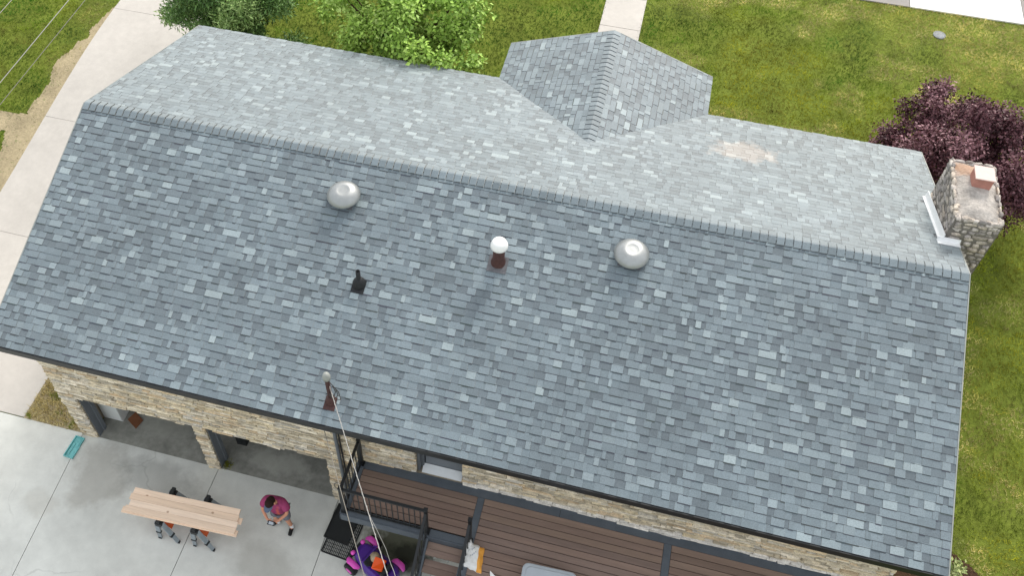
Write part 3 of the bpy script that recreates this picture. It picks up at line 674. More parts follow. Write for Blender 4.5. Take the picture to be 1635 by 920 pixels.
for sx in (9.10,9.965):
    y0=-5.57; y1=y0-RUN*8; z1=DZ-RISE*8
    rail((sx,y0+.04),(sx,y1),DZ-.05,z1-.05,17,'stair_railing')
    post(sx,y1,z1-.1,RH+.1)
    mb=MB(); yE=y0-RUN*nst; xa=sx+.02 if sx<9.5 else sx-.06
    mb.add([(xa,y0-.07,DZ-.28),(xa,yE,0.0),(xa,yE,.12),(xa,y0-.07,DZ-.03),(xa+.04,y0-.07,DZ-.28),(xa+.04,yE,0.0),(xa+.04,yE,.12),(xa+.04,y0-.07,DZ-.03)],[(0,1,2,3),(7,6,5,4),(3,2,6,7),(0,4,5,1)])
    mb.build('stair_stringer',M['deck_grey'],deck)
for i in range(1,nst):
    zt=DZ-RISE*i; y0=-5.635-RUN*(i-1)
    for k in range(2):
        mb=MB(); c=random.choice(browns); mb.box(9.165,9.90,y0-.136*(k+1)+.003,y0-.136*k-.003,zt-.03,zt,c); t=mb.build('stair_tread',M['deck_board'],deck)
    for bx in (9.36,9.64):
        mb=MB(); mb.box(bx-.017,bx+.017,y0-.30,y0-.262,zt-.06,zt-.02); mb.build('tread_bracket',M['rake_metal'],t)

# ------------------------------------------------------------------ lumber on sawhorses
pal=[lin(*c) for c in ((242,216,192),(236,208,182),(246,222,200),(239,212,187))]
BZ=.81
tops=[((2.41,-5.675),(4.86,-5.56),'topmost pale pine board on the garage side of the stack'),
      ((2.39,-5.815),(4.885,-5.70),'top pine board second from the garage side with knots near its end'),
      ((2.45,-5.952),(4.92,-5.84),'top pine board third from the garage side, set slightly in at the driveway end'),
      ((2.40,-6.092),(4.93,-5.98),'top pine board on the outer open side of the stack')]
lows=[((2.47,-5.70),(4.80,-5.59),'lower pine board under the garage side of the stack'),
      ((2.45,-5.84),(4.97,-5.725),'lower pine board whose end juts past the stack beside the dark notch'),
      ((2.44,-5.98),(4.86,-5.87),'lower pine board under the middle of the outer half of the stack'),
      ((2.34,-6.12),(4.98,-6.005),'lower pine board along the outer edge, its end jutting past the stack')]
for k,(lst,z) in enumerate(((lows,BZ),(tops,BZ+.041))):
    for (a,b,lab) in lst:
        mb=MB(); c=random.choice(pal); f=random.uniform(.95,1.05); mb.bar((a[0],a[1],z+.019),(b[0],b[1],z+.019),.136,.038,tuple(q*f for q in c))
        tag(mb.build('pine_board',M['pine'],bevel=.003),lab,'board','boards stacked on the sawhorses')
def sawhorse(x,y,label):
    rt=thing('sawhorse',label,'sawhorse',(x,y,0),'sawhorses under the boards')
    mb=MB(); mb.box(x-.04,x+.04,y-.40,y+.44,.72,.805); mb.build('beam',M['black_plastic'],rt,bevel=.008)
    for s in (-1,1):
        mb=MB(); mb.add([(x+s*.045,y-.33,.71),(x+s*.045,y+.33,.71),(x+s*.17,y+.30,.34),(x+s*.17,y-.30,.34),(x+s*.06,y-.33,.71),(x+s*.06,y+.33,.71),(x+s*.185,y+.30,.34),(x+s*.185,y-.30,.34)],
            [(0,1,2,3),(7,6,5,4),(0,3,7,4),(1,5,6,2),(0,4,5,1),(2,6,7,3)]); mb.build('side_panel',M['orange_plastic'],rt)
    for sy in (-1,1):
        mb=MB(); mb.box(x-.085,x+.085,y+sy*.36-.055,y+sy*.36+.055,.60,.73); mb.build('hinge_block',M['black_plastic'],rt,bevel=.01)
        for s in (-1,1):
            top=Vector((x+s*.06,y+sy*.36,.70)); ft=Vector((x+(.33 if s>0 else -.10),y+sy*.43,.03)); mid=top.lerp(ft,.62)
            mb=MB(); mb.bar(top,mid,.10,.05); lg=mb.build('leg',M['grey_steel'],rt,bevel=.004)
            mb=MB(); mb.bar(mid,ft,.085,.035); mb.build('leg_extension',M['grey_steel'],lg)
            mb=MB(); mb.bar(mid+(top-mid)*.06,mid-(top-mid)*.06,.115,.06); mb.build('leg_clamp',M['black_plastic'],lg)
            mb=MB(); mb.box(ft.x-.035,ft.x+.035,ft.y-.03,ft.y+.03,0,.045); mb.build('foot',M['rubber'],lg)
sawhorse(3.20,-5.80,'orange and black sawhorse nearer the driveway end of the board stack')
sawhorse(4.02,-5.77,'orange and black sawhorse nearer the man')

# ------------------------------------------------------------------ things on the driveway
tray=thing('teal_tray','scuffed teal plastic tray lying beside the garage corner pillar','tray',(.17,-4.76,0))
mb=MB(); Mx=Matrix.Translation((.17,-4.76,0))@Matrix.Rotation(R(-4),4,'Z'); mb.M=Mx
mb.box(-.115,.115,-.27,.27,.006,.02)
mb.build('tray_base',M['teal'],tray)
mb=MB(); mb.M=Mx
for q in ((-.125,-.10,-.275,.275),(.10,.125,-.275,.02),(.09,.115,.06,.275),(-.10,.10,.255,.275),(-.10,.03,-.275,-.255)): mb.box(*q,.004,.055)
mb.box(-.08,-.02,-.2,.1,.021,.034); mb.box(.01,.07,.05,.2,.021,.03); mb.build('tray_rim',M['teal'],tray,bevel=.006)

crate=thing('wire_crate','black folded wire dog crate lying flat by the deck','dog crate',(7.0,-5.1,0))
mb=MB(); Mx=Matrix.Translation((7.02,-5.14,0))@Matrix.Rotation(R(-5),4,'Z')
hx,hy=.315,.51
mb.M=Mx
for z in (.012,.05):
    for s in (-1,1):
        mb.bar((s*hx,-hy,z),(s*hx,hy,z),.02,.016); mb.bar((-hx,s*hy,z),(hx,s*hy,z),.02,.016)
mb.build('crate_frame',M['black_metal'],crate)
mb=MB(); mb.M=Mx
for i in range(1,16): x=-hx+2*hx*i/16; mb.bar((x,-hy,.052),(x,hy,.052),.012 if i%5 else .02,.008)
for i in range(1,14): y=-hy+2*hy*i/14; mb.bar((-hx,y,.058),(hx,y,.058),.010,.008)
mb.build('wire_grid',M['black_metal'],crate)
tr=thing('plastic_crate_tray','black plastic pan lying on top of the folded wire crate','crate tray',(6.96,-5.0,.06))
mb=MB(); Mx=Matrix.Translation((6.935,-4.94,.065))@Matrix.Rotation(R(-5),4,'Z'); mb.M=Mx
mb.box(-.275,.275,-.40,.40,0,.01); mb.build('pan',M['black_plastic'],tr)
mb=MB(); mb.M=Mx
for q in ((-.29,-.276,-.41,.41),(.276,.29,-.41,.41),(-.275,.275,-.41,-.401),(-.275,.275,.401,.41)): mb.box(*q,0,.035)
mb.build('pan_rim',M['black_plastic'],tr)

# ride-on toy car, heading towards the garage
car=thing('ride_on_car','purple and pink ride-on toy car parked under the deck edge','toy car',(7.92,-5.58,0))
Hd=math.atan2(.43,-.90)
Mc=Matrix.Translation((7.93,-5.68,0))@Matrix.Rotation(Hd,4,'Z')@Matrix.Scale(.9,4)     # local +x is forward
def cb(): b=MB(); b.M=Mc; return b
b=cb(); secs=[(.56,.14,.20,.40),(.44,.22,.18,.50),(.25,.27,.16,.52),(.05,.29,.14,.42),(-.25,.30,.14,.42),(-.5,.28,.16,.52),(-.62,.22,.22,.48)]
vs=[];fs=[]
for (x,w,z0,z1) in secs:
    vs+=[(x,-w,z0),(x,w,z0),(x,w,z1-.06),(x,w*.72,z1),(x,-w*.72,z1),(x,-w,z1-.06)]
for i in range(len(secs)-1):
    for k in range(6): fs.append((i*6+k,i*6+(k+1)%6,(i+1)*6+(k+1)%6,(i+1)*6+k))
fs.append(tuple(range(5,-1,-1))); fs.append(tuple((len(secs)-1)*6+k for k in range(6)))
b.add(vs,fs); b.build('body',M['purple'],car,smooth=False,bevel=.03)
b=cb(); b.box(-.42,.02,-.15,.15,.425,.45); b.build('seat_well',M['black_plastic'],car,bevel=.02)
b=cb(); b.box(-.45,-.36,-.2,.2,.46,.70); b.build('seat_back',M['black_plastic'],car,bevel=.03)
b=cb(); b.lathe([(.105,.0),(.125,.012),(.125,.03),(.105,.04)],(.08,.12,.60),20,axis=(-.6,0,.8)); b.build('steering_wheel',M['black_plastic'],car)
b=cb(); b.box(.56,.66,-.26,.26,.16,.30); b.box(.50,.58,-.2,.2,.30,.36); b.build('bumper',M['black_plastic'],car,bevel=.02)
for s in (-1,1):
    b=cb(); b.lathe([(.055,0),(.062,.03),(.05,.07),(.02,.085)],(.52,s*.17,.42),18,axis=(.8,0,.6)); b.build('headlight_pod',M['pink'],car,smooth=True)
    for xw in (.40,-.46):
        b=cb(); b.lathe([(.10,0),(.165,.0),(.18,.03),(.18,.12),(.165,.15),(.10,.15)],(xw,s*.35,.18),24,axis=(0,s,0)); wl=b.build('wheel',M['rubber'],car)
        b=cb(); b.lathe([(.09,.15),(.095,.158),(.04,.165),(.01,.165)],(xw,s*.35,.18),18,axis=(0,s,0)); b.build('wheel_rim',M['pink'],wl)
        b=cb(); n=10; vs=[];fs=[]
        for i in range(n+1):
            t=math.pi*(.2+.6*i/n)
            for yy_ in (s*.27,s*.44):
                for rr in (.20,.25): vs.append((xw+rr*math.cos(t)*1.08,yy_-(s*.06 if yy_==s*.44 and (i<2 or i>n-2) else 0),.18+rr*math.sin(t)))
        for i in range(n):
            q=i*4; fs+=[(q,q+2,q+6,q+4),(q+1,q+5,q+7,q+3),(q,q+4,q+5,q+1),(q+2,q+3,q+7,q+6)]
        fs+=[(0,1,3,2),(n*4,n*4+2,n*4+3,n*4+1)]
        b.add(vs,fs); fo=b.build('fender',M['pink'],car,smooth=True); q_=fo.modifiers.new('s','SUBSURF'); q_.levels=q_.render_levels=1
b=cb(); b.tube([(.26,-.24,.50),(.12,-.24,.74),(.12,.24,.74),(.26,.24,.50)],.016,8); b.build('windshield_frame',M['purple'],car)
b=MB(); c=Mc@Vector((.03,-.05,.575)); 
n=[(.115*math.sin(t),.115*-math.cos(t)) for t in np.linspace(.05,math.pi-.05,14)]
b.lathe(n,tuple(c),24); tag(b.build('ball',M['tan'],smooth=True),'round tan ball sitting in the purple toy car','ball')
b=MB(); b.M=Mc@Matrix.Translation((-.17,.02,.47))@Matrix.Rotation(R(25),4,'Z')
b.add([(-.13,-.12,.0),(.13,-.12,.05),(.13,.12,.05),(-.13,.12,.0),(-.16,-.13,.16),(.12,-.13,.24),(.15,.13,.14),(-.13,.13,.2)],[(0,3,2,1),(4,5,6),(4,6,7),(0,1,5,4),(1,2,6,5),(2,3,7,6),(3,0,4,7)])
tag(b.build('toy_bin',M['bright_orange'],bevel=.012),'bright orange plastic bin lying in the purple toy car','toy')

# sack, storage box and scrap on the deck
b=MB(); nx,ny=14,18; vs=[];fs=[];r=random.Random(3)
for i in range(nx+1):
    for j in range(ny+1):
        a=i/nx-.5; c=j/ny-.5; e=max(0,(1-(2*abs(a))**4))*max(0,(1-(2*abs(c))**6))
        vs.append((10.13+a*.36-.05*c+.006*math.sin(c*15+a*4),-5.79+c*.50-.07*a+.008*math.sin(a*17),DZ+.012+.10*e*(.85+.2*math.sin(6*a+4*c)+.12*math.sin(13*c+9*a))+.004*r.random()))
n0=len(vs); vs+=[(x,y,DZ+.004) for x,y,z in vs]
W_s=lin(232,232,230); O_s=lin(226,160,70)
b.v=vs
for i in range(nx):
    for j in range(ny):
        q=i*(ny+1)+j; a=(i+.5)/nx; cc=(O_s if a>.74 else W_s)
        if .30<a<.55 and .45<(j+.5)/ny<.85 and (i*3+j)%4==0: cc=lin(176,180,186)
        b.f.append([q,q+ny+1,q+ny+2,q+1]); b.c.append(cc)
for (rng_,fl) in ((range(nx),0),(range(nx),1)):
    for i in rng_:
        j=0 if fl==0 else ny; q=i*(ny+1)+j; q2=q+ny+1; b.f.append([q,q2,q2+n0,q+n0] if fl else [q2,q,q+n0,q2+n0]); b.c.append(W_s)
for i in (0,nx):
    for j in range(ny): q=i*(ny+1)+j; b.f.append([q,q+1,q+1+n0,q+n0]); b.c.append(O_s if i else W_s)
b.add([(9.97,-5.55,DZ+.02),(10.06,-5.62,DZ+.10),(9.99,-5.75,DZ+.08),(9.985,-5.49,DZ+.20)],[(0,1,2),(0,3,1),(3,2,1),(0,2,3)],W_s)
tag(b.build('sack',M['sack'],smooth=True),'crumpled white and orange sack lying by the stair railing','sack')
box=thing('storage_box','light grey plastic box with rounded lid standing on the deck','box',(11.66,-6.02,DZ))
def rrect(w,h,rad,n=6):
    pts=[]
    for cx,cy,t0 in ((w-rad,h-rad,0),(-w+rad,h-rad,90),(-w+rad,-h+rad,180),(w-rad,-h+rad,270)):
        for k in range(n+1): t=R(t0+90*k/n); pts.append((cx+rad*math.cos(t),cy+rad*math.sin(t)))
    return pts
def rbox(mb,cx,cy,ang,levels):
    vs=[];fs=[];n=None
    for (w,h,rad,z) in levels:
        p=rrect(w,h,rad); n=len(p)
        for x,y in p: vs.append((cx+x*math.cos(ang)-y*math.sin(ang),cy+x*math.sin(ang)+y*math.cos(ang),z))
    for i in range(len(levels)-1):
        for k in range(n): fs.append((i*n+k,i*n+(k+1)%n,(i+1)*n+(k+1)%n,(i+1)*n+k))
    fs.append(tuple((len(levels)-1)*n+k for k in range(n))); mb.add(vs,fs)
b=MB(); rbox(b,11.62,-6.10,R(2),[(.46,.32,.10,DZ+.004),(.48,.34,.10,DZ+.27)]); b.build('box_body',M['lid_grey'],box,smooth=False)
b=MB(); rbox(b,11.62,-6.10,R(2),[(.51,.37,.12,DZ+.272),(.52,.38,.12,DZ+.30),(.50,.36,.11,DZ+.315),(.455,.315,.10,DZ+.318),(.44,.30,.10,DZ+.335)]); b.build('box_lid',M['lid_grey'],box)
b=MB(); b.add([(10.50,-6.02,DZ+.02),(10.60,-6.05,DZ+.06),(10.72,-6.13,DZ+.015),(10.56,-6.2,DZ+.01),(10.49,-5.97,DZ+.035)],[(0,3,2),(0,2,1),(0,1,4)],W_s)
tag(b.build('paper_scrap',M['sack']),'small white scrap on the deck between sack and grey box','scrap')

# inside the garage
ca=thing('white_cabinet','white cabinet just inside the left garage opening','cabinet',(.72,-3.6,0))
b=MB(); b.box(.50,.98,-3.85,-3.2,.02,1.15); b.build('cabinet_body',M['appliance'],ca,bevel=.01)
b=MB(); b.box(.50,.98,-3.874,-3.853,.06,1.12); b.build('cabinet_door',M['appliance'],ca,bevel=.006)
b=MB(); b.add([(1.05,-3.78,.012),(1.35,-3.95,.012),(1.42,-3.70,.012),(1.15,-3.55,.012),(1.05,-3.78,.03),(1.35,-3.95,.05),(1.42,-3.70,.03),(1.15,-3.55,.04)],[(4,5,6,7),(0,1,5,4),(1,2,6,5),(2,3,7,6),(3,0,4,7)])
tag(b.build('cardboard_sheet',M['cardboard']),'flat brown cardboard lying on the left garage floor','cardboard','cardboard in the garage')
b=MB(); b.box(1.02,1.24,-3.42,-3.18,.01,.22); tag(b.build('cardboard_box',M['cardboard'],bevel=.005),'brown cardboard box behind the white cabinet in the garage','box','cardboard in the garage')
b=MB(); b.box(3.86,4.10,-3.7,-3.35,.01,.5); b.box(3.9,4.0,-3.72,-3.705,.1,.4); tag(b.build('tool_chest',M['black_plastic'],bevel=.01),'dark tool chest just inside the second garage bay','tool chest')

# meter lid in the lawn
ml=thing('meter_lid','small round grey utility lid set in the lawn','utility cover',(20.31,14.64,1.2))
b=MB(); b.lathe([(.19,-.06),(.19,.012),(.15,.022),(.14,.016),(.01,.02)],(20.31,14.64,1.19),24); b.build('lid_ring',M['valve'],ml)

# ------------------------------------------------------------------ wires
def wire(name,a,b,sag,r_,m,label,grp,n=24,tw=0):
    a,b=Vector(a),Vector(b); pts=[]
    for i in range(n+1):
        t=i/n; p=a.lerp(b,t); p.z-=sag*4*t*(1-t); pts.append(tuple(p))
    mb=MB(); mb.tube(pts,r_,6)
    if tw:
        pr=[]
        for i in range(n*8+1):
            t=i/(n*8); p=a.lerp(b,t); p.z-=sag*4*t*(1-t); pr.append((p.x+.014*math.cos(t*tw),p.y,p.z+.014*math.sin(t*tw)))
        mb.tube(pr,r_*.6,5)
    return tag(mb.build(name,m,smooth=True),label,'cable',grp)

wire('service_cable',(7.10,-4.66,5.74),(13.4,-14.08,7.4),.10,.0065,M['cable'],'silver twisted service cable running from the roof mast over the deck','cables over the deck',tw=420)
wire('guy_wire',(6.66,-4.47,4.42),(13.1,-14.5,9.1),.05,.007,M['dim_cable'],'thin grey wire running from the wall beside the garage, left of the service cable','cables over the deck')
mb=MB(); mb.tube([(8.57,-6.86,6.0),(8.75,-7.0,5.75),(8.93,-7.15,5.45),(9.06,-7.32,5.3),(9.2,-7.55,5.7),(9.8,-8.5,6.1),(13.6,-14.1,7.6)],.0045,6)
tag(mb.build('slack_cable',M['cable'],smooth=True),'slack pale cable drooping away to the right of the twisted service cable','cable','cables over the deck')
wire('utility_wire',(-2.86,-40,6.3),(-2.86,40,6.3),.3,.010,M['cable'],'bright overhead wire over the side lawn, middle one of three','cables over the side lawn')
wire('utility_wire',(-2.46,-40,6.3),(-2.46,40,6.3),.3,.008,M['dim_cable'],'thin overhead wire nearest the house over the side lawn','cables over the side lawn')
wire('utility_wire',(-4.25,-40,6.3),(-4.25,40,6.3),.3,.008,M['cable'],'overhead wire cutting the top left corner of the lawn','cables over the side lawn')

# ------------------------------------------------------------------ trees and shrubs
def foliage(name, parent, clumps, per, size, aspect, cols, seed, droop=.2, m=None):
    """many small folded leaves on twigs spread through clumps; clumps = [(centre, radius)]"""
    g=np.random.default_rng(seed); C=[];Rr=[];Tn=[]
    for (c,r_) in clumps:
        n=int(per*(r_/.5)**2); d=g.normal(size=(n,3)); d/=np.linalg.norm(d,axis=1)[:,None]
        k=r_*(g.random(n)**.45); k*= .72+.55*g.random(n)
        C.append(np.array(c)+d*k[:,None]*np.array([1,1,.8])); Rr.append(d); Tn.append(np.full(n,g.uniform(0,1)))
    P=np.concatenate(C); D=np.concatenate(Rr); Tn=np.concatenate(Tn); n=len(P)
    a=D*.5+g.normal(size=(n,3))*.6; a[:,2]-=droop; a/=np.linalg.norm(a,axis=1)[:,None]         # leaf axis
    up=g.normal(size=(n,3))*.55+np.array([0,0,.9])+D*.4; b=np.cross(a,up); b/=np.linalg.norm(b,axis=1)[:,None]
    nn=np.cross(b,a); L=size*g.uniform(.6,1.35,n)[:,None]; Wd=L*aspect
    v0=P; v1=P+a*L*.45+b*Wd*.5+nn*L*.06; v2=P+a*L-nn*L*.08; v3=P+a*L*.45-b*Wd*.5+nn*L*.06
    v=np.stack([v0,v1,v2,v3],1).reshape(-1,3)-np.array(parent.location)
    me=bpy.data.meshes.new(name); me.vertices.add(n*4); me.vertices.foreach_set('co',v.astype(np.float32).ravel())
    li=(np.arange(n)[:,None]*4+np.array([0,1,2,0,2,3])).ravel().astype(np.int32)
    me.loops.add(n*6); me.loops.foreach_set('vertex_index',li); me.polygons.add(n*2); me.polygons.foreach_set('loop_start',np.arange(0,n*6,3,dtype=np.int32)); me.update(calc_edges=True)
    cs=np.array([lin(*c) for c in cols]); t=np.clip(Tn*.6+g.random(n)*.5,0,.999)*(len(cs)-1); i=t.astype(int); f=(t-i)[:,None]
    cc=cs[i]*(1-f)+cs[np.minimum(i+1,len(cs)-1)]*f; cc*=g.uniform(.75,1.25,(n,1)); cc=np.concatenate([cc,np.ones((n,1))],1)
    ca=me.color_attributes.new('Col','FLOAT_COLOR','CORNER'); ca.data.foreach_set('color',np.repeat(cc,6,axis=0).astype(np.float32).ravel())
    o=bpy.data.objects.new(name,me); col.objects.link(o); me.materials.append(m or M['leaf']); o.parent=parent; return o
def limbs(mb, base, fork, tips, r0, seed):
    g=random.Random(seed); base,fork=Vector(base),Vector(fork)
    mb.tube([base,base.lerp(fork,.5)+Vector((g.uniform(-.05,.05),g.uniform(-.05,.05),0)),fork],[r0*1.25,r0,r0*.85],10)
    for t in tips:
        t=Vector(t); m1=fork.lerp(t,.4)+Vector((g.uniform(-.15,.15),g.uniform(-.15,.15),.15)); mb.tube([fork-Vector((0,0,.1)),m1,t],[r0*.55,r0*.32,r0*.08],7)
def tree(name,label,cat,base,center,rad,nclump,cr,per,size,aspect,cols,seed,r0,droop=.2,shape=None,extra=()):
    rt=thing(name,label,cat,base); g=random.Random(seed); cl=[]; tries=0
    while len(cl)<nclump and tries<20000:
        tries+=1
        d=Vector((g.gauss(0,1),g.gauss(0,1),g.gauss(0,1))).normalized(); k=g.random()**.40
        p=Vector((d.x*rad[0]*k,d.y*rad[1]*k,d.z*rad[2]*k)); c=Vector(center)+p
        if shape and not shape(c): continue
        cl.append((tuple(c),g.uniform(*cr)*(1.15-.3*k)))
    cl+=list(extra)
    mb=MB(); fork=(base[0]*.5+center[0]*.5,base[1]*.5+center[1]*.5,base[2]+(center[2]-base[2])*.45)
    limbs(mb,base,fork,[c for c,_ in cl[:26]],r0,seed); mb.build('trunk',M['bark'],rt,smooth=True)
    foliage('crown',rt,cl,per,size,aspect,cols,seed,droop); return rt
tree('juniper_bush','dense dark green bush by the driveway corner of the house','bush',(-.4,7.6,1.15),(-.42,7.7,3.3),(2.15,1.6,2.1),100,(.28,.5),760,.13,.30,
     ((60,90,46),(92,126,64),(124,156,86),(160,184,116)),31,.10,droop=-.15)
tree('maple_tree','bright green leafy tree leaning over the front eave','tree',(4.7,7.7,1.15),(4.75,7.35,4.6),(2.25,2.0,2.0),84,(.30,.55),420,.125,.62,
     ((104,138,54),(136,170,68),(168,200,94),(200,222,132)),32,.13,
     extra=[((5.9,5.15,5.25),.38),((6.5,5.2,5.1),.32),((5.4,5.35,5.3),.4),((6.95,5.9,4.5),.34),((7.2,6.3,4.2),.28),((2.5,7.6,3.9),.3)])
tree('purple_plum_tree','purple-leaved tree behind the stone chimney','tree',(20.0,6.7,1.1),(20.0,7.1,3.1),(2.3,2.0,1.8),130,(.28,.50),760,.085,.6,
     ((46,22,28),(76,42,50),(104,66,73),(158,118,125)),33,.12,
     extra=[((18.4,8.3,3.4),.38),((18.0,7.7,3.0),.36),((17.75,7.3,2.9),.25),((18.9,8.75,3.8),.3),((20.5,8.1,3.7),.42),((19.9,8.0,3.9),.4),((19.3,7.8,3.7),.42),((18.8,7.6,3.3),.42),((21.4,7.0,3.0),.45),((18.5,7.2,2.8),.42)])
def small_plant(name,label,base,r_,h_,cols,seed,n,size):
    rt=thing(name,label,'plant',base,'small plants by the right end of the house'); g=random.Random(seed); cl=[]; mb=MB()
    for i in range(n):
        a=g.uniform(0,6.28); q=g.random()**.5*r_; c=(base[0]+q*math.cos(a),base[1]+q*math.sin(a),base[2]+h_*g.uniform(.4,1)); cl.append((c,g.uniform(.08,.14)))
        mb.tube([(base[0],base[1],base[2]-.02),((base[0]+c[0])/2,(base[1]+c[1])/2,base[2]+h_*.4),c],[.012,.009,.004],5)
    mb.build('stem',M['bark'],rt); foliage('foliage',rt,cl,500,size,.45,cols,seed)
small_plant('small_shrub','small pale green shrub in brown mulch at the near right house corner',(20.0,-2.55,0.0),.22,.35,((90,110,60),(150,165,100),(180,185,130)),41,7,.12)
small_plant('hosta_plant','dark leafy plant with long pale-edged leaves tucked under the eave end',(18.55,-3.6,0.0),.5,.5,((30,42,26),(60,86,40),(120,140,70)),42,12,.25)
small_plant('barberry_shrub','low dark purple shrub beside the house edge above the pale green shrub',(19.62,-1.7,0.0),.30,.35,((52,30,34),(74,44,48),(96,62,66)),43,9,.09)

# ------------------------------------------------------------------ the man with the remote
def skinmesh(name, verts, edges, radii, m, parent, root=0, sub=1, smooth=True):
    me=bpy.data.meshes.new(name); me.from_pydata(verts,edges,[]); o=bpy.data.objects.new(name,me); col.objects.link(o)
    sk=o.modifiers.new('skin','SKIN'); sk.use_smooth_shade=smooth; sk.branch_smoothing=.6
    if not me.skin_vertices: me.attributes.new
    for i,rv in enumerate(radii):
        d=me.skin_vertices[0].data[i]; d.radius=rv if isinstance(rv,tuple) else (rv,rv); d.use_root=(i==root)
    ss=o.modifiers.new('sub','SUBSURF'); ss.levels=sub; ss.render_levels=sub
    dg=bpy.context.evaluated_depsgraph_get(); m2=bpy.data.meshes.new_from_object(o.evaluated_get(dg)); m2.name=name
    o.modifiers.clear(); o.data=m2; m2.materials.clear(); m2.materials.append(m)
    m2.polygons.foreach_set('use_smooth',[True]*len(m2.polygons)); o.parent=parent; return o
man=thing('person','man in maroon T-shirt and grey shorts looking down at a remote control','person',(5.65,-5.25,0))
V=[];E=[];RD=[]
def jn(p,r_,par=None):
    V.append(p); RD.append(r_); i=len(V)-1
    if par is not None: E.append((par,i))
    return i
pel=jn((0,0,.93),(.15,.12)); spi=jn((0,-.005,1.10),(.15,.12),pel); che=jn((0,-.05,1.32),(.17,.12),spi); nk=jn((.0,-.12,1.48),(.06,.06),che); hb=jn((-.005,-.17,1.54),(.065,.075),nk); hd=jn((-.015,-.215,1.61),(.082,.098),hb); ht=jn((-.02,-.235,1.69),(.07,.085),hd)
for s,hip,kn,an,toe in ((-1,(-.10,0,.84),(-.145,-.04,.48),(-.13,.00,.09),(-.19,-.05,.05)),(1,(.10,0,.84),(.16,-.06,.48),(.205,-.04,.09),(.21,-.13,.05))):
    h_=jn(hip,.095,pel); k_=jn(kn,.06,h_); a_=jn(an,.04,k_); jn(toe,.035,a_)
hands=[]
for s,sh,el,wr in ((-1,(-.185,-.07,1.395),(-.27,-.20,1.14),(-.10,-.37,1.09)),(1,(.185,-.06,1.395),(.29,-.16,1.14),(.14,-.36,1.09))):
    a=jn(sh,.06,che); b=jn(el,.043,a); c=jn(wr,.03,b); hnd=Vector(wr)+(Vector((.02,-.42,1.10))-Vector(wr)).normalized()*.07
    p=jn(tuple(hnd),(.034,.02),c); dr=(hnd-Vector(wr)).normalized(); sd_=dr.cross(Vector((0,0,1))).normalized()
    for k,(off,ln) in enumerate(((-.028,.055),(-.010,.065),(.009,.062),(.027,.048))):
        q=hnd+dr*.02+sd_*off; f1=jn(tuple(q+dr*ln*.5+Vector((0,0,-.008))),.010,p); jn(tuple(q+dr*ln*.9+Vector((0,0,-.03))),.008,f1)
    t1=jn(tuple(hnd-dr*.01-sd_*s*-.035+Vector((0,0,.02))),.011,p); jn(tuple(hnd+dr*.03-sd_*s*-.04+Vector((0,0,.04))),.009,t1)
body=skinmesh('body',V,E,RD,M['skin'],man)
# face: nose, ears, eyes, mouth follow the downward tilt of the head
mb=MB(); face=Vector((-.02,-.315,1.60))
mb.lathe([(.018,-.01),(.014,.02),(.004,.03)],tuple(face+Vector((0,.01,0))),10,axis=(0,-.9,-.4)); mb.root=None
o=mb.build('nose',M['skin'],None); o.location=man.location; o.parent=man; o.matrix_parent_inverse=Matrix.Identity(4); o.location=(0,0,0)
def pl(mb,name,m,smooth=True):
    o=mb.build(name,m,None,smooth=smooth); o.parent=man; o.location=(0,0,0); return o
for s in (-1,1):
    mb=MB(); mb.lathe([(.012,0),(.011,.006),(.004,.010)],(-.02+s*.034,-.300,1.635),10,axis=(0,-.9,-.3)); pl(mb,'eye',M['hair'])
    mb=MB(); mb.lathe([(.03,0),(.032,.012),(.012,.02)],(-.015+s*.086,-.20,1.615),12,axis=(s,.2,0)); pl(mb,'ear',M['skin'])
mb=MB(); mb.box(-.045,.005,-.312,-.295,1.555,1.562); pl(mb,'mouth',M['flue'],False)
# hair and cap
def dome_pts(c,rx,ry,rz,z0,axis_tilt,n=20,rings=7):
    vs=[];fs=[]; T=Matrix.Rotation(axis_tilt,3,'X')
    for i in range(rings+1):
        ph=z0+(math.pi/2-z0)*i/rings
        for k in range(n):
            t=2*math.pi*k/n; q=T@Vector((rx*math.cos(ph)*math.cos(t),ry*math.cos(ph)*math.sin(t),rz*math.sin(ph))); vs.append(tuple(Vector(c)+q))
    for i in range(rings):
        for k in range(n): fs.append((i*n+k,i*n+(k+1)%n,(i+1)*n+(k+1)%n,(i+1)*n+k))
    return vs,fs
mb=MB(); vs,fs=dome_pts((-.018,-.185,1.615),.100,.115,.115,-.55,R(-12)); mb.add(vs,fs); pl(mb,'hair',M['hair'])
mb=MB(); vs,fs=dome_pts((-.02,-.245,1.655),.094,.100,.088,.0,R(38)); mb.add(vs,fs); cap_o=pl(mb,'cap',M['hair']); mb=MB()
br=[];n=12
for i in range(n+1):
    t=math.pi*(1.08+.84*i/n); br.append((-.02+.09*math.cos(t),-.245+.09*math.sin(t),1.625)); br.append((-.02+.095*math.cos(t),-.265+.165*math.sin(t),1.590))
mb.add(br,[(2*i,2*i+1,2*i+3,2*i+2) for i in range(n)]); b_=pl(mb,'cap_brim',M['cap']); b_.parent=cap_o
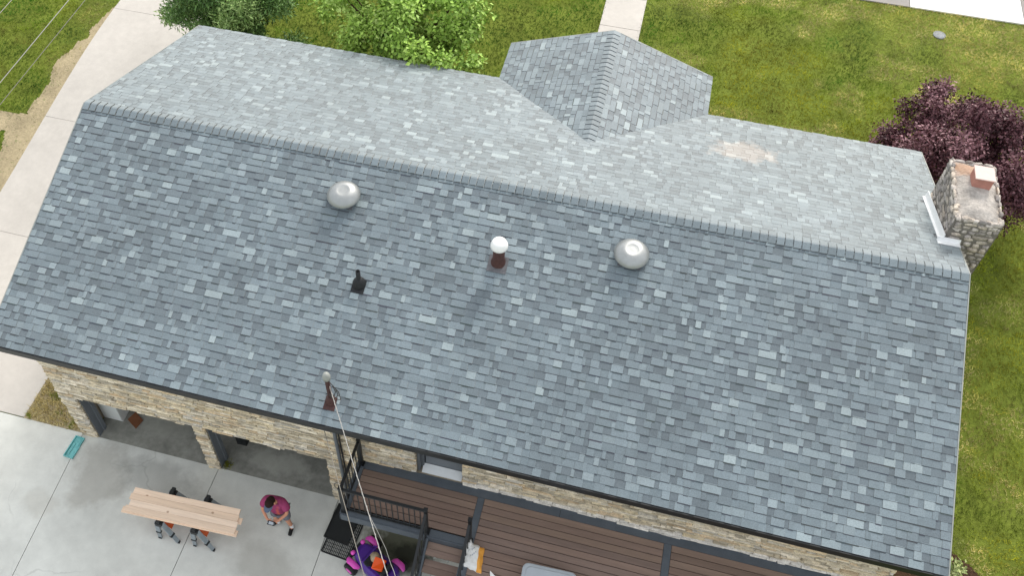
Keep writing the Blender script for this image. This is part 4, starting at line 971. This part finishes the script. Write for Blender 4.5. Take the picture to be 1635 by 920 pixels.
# clothes
V=[];E=[];RD=[]
a=jn((0,.0,.86),(.225,.19)); b=jn((0,-.005,1.02),(.235,.20),a); c=jn((0,-.02,1.20),(.235,.19),b); d=jn((0,-.045,1.36),(.225,.165),c); e=jn((0,-.10,1.455),(.085,.08),d)
for s,sh,el in ((-1,(-.20,-.07,1.385),(-.262,-.165,1.20)),(1,(.20,-.06,1.385),(.278,-.13,1.20))):
    q=jn(sh,.108,d); jn(el,.098,q)
skinmesh('t_shirt',V,E,RD,M['shirt'],man,sub=2)
V=[];E=[];RD=[]
a=jn((0,.0,.93),(.17,.14))
for s,kn in ((-1,(-.145,-.035,.52)),(1,(.16,-.055,.52))):
    q=jn((s*.105,0,.80),.122,a); jn(kn,.105,q)
skinmesh('shorts',V,E,RD,M['shorts'],man,sub=2)
for heel,toe in (((-.09,.045,.05),(-.255,-.085,.045)),((.20,.0,.05),(.215,-.245,.045))):
    h_=Vector(heel); t_=Vector(toe)
    o=skinmesh('shoe',[tuple(h_),tuple(h_.lerp(t_,.5)+Vector((0,0,.01))),tuple(t_)],[(0,1),(1,2)],[(.046,.048),(.050,.046),(.046,.036)],M['shoe'],man,sub=2)
    an=Vector((-.13,.0,.09)) if heel[0]<0 else Vector((.205,-.04,.09))
    mb=MB(); mb.lathe([(.05,0),(.048,.05),(.046,.14)],(an.x,an.y,.06),14); pl(mb,'sock',M['sock'])
rmc=thing('remote_control','small dark remote control held in both hands by the man','remote',(5.67,-5.67,1.09))
mb=MB(); mb.M=Matrix.Translation((5.672,-5.69,1.10))@Matrix.Rotation(R(20),4,'X'); mb.box(-.085,.085,-.045,.045,-.018,.018); mb.build('controller_body',M['black_plastic'],rmc,bevel=.012)
mb=MB(); mb.M=Matrix.Translation((5.672,-5.69,1.10))@Matrix.Rotation(R(20),4,'X'); mb.box(-.05,.05,-.03,.03,.0185,.022); mb.build('screen',M['lid_grey'],rmc)
for s in (-1,1):
    mb=MB(); mb.tube([(5.672+s*.07,-5.705,1.12),(5.672+s*.07,-5.71,1.145)],.010,8); mb.build('stick',M['grey_steel'],rmc)
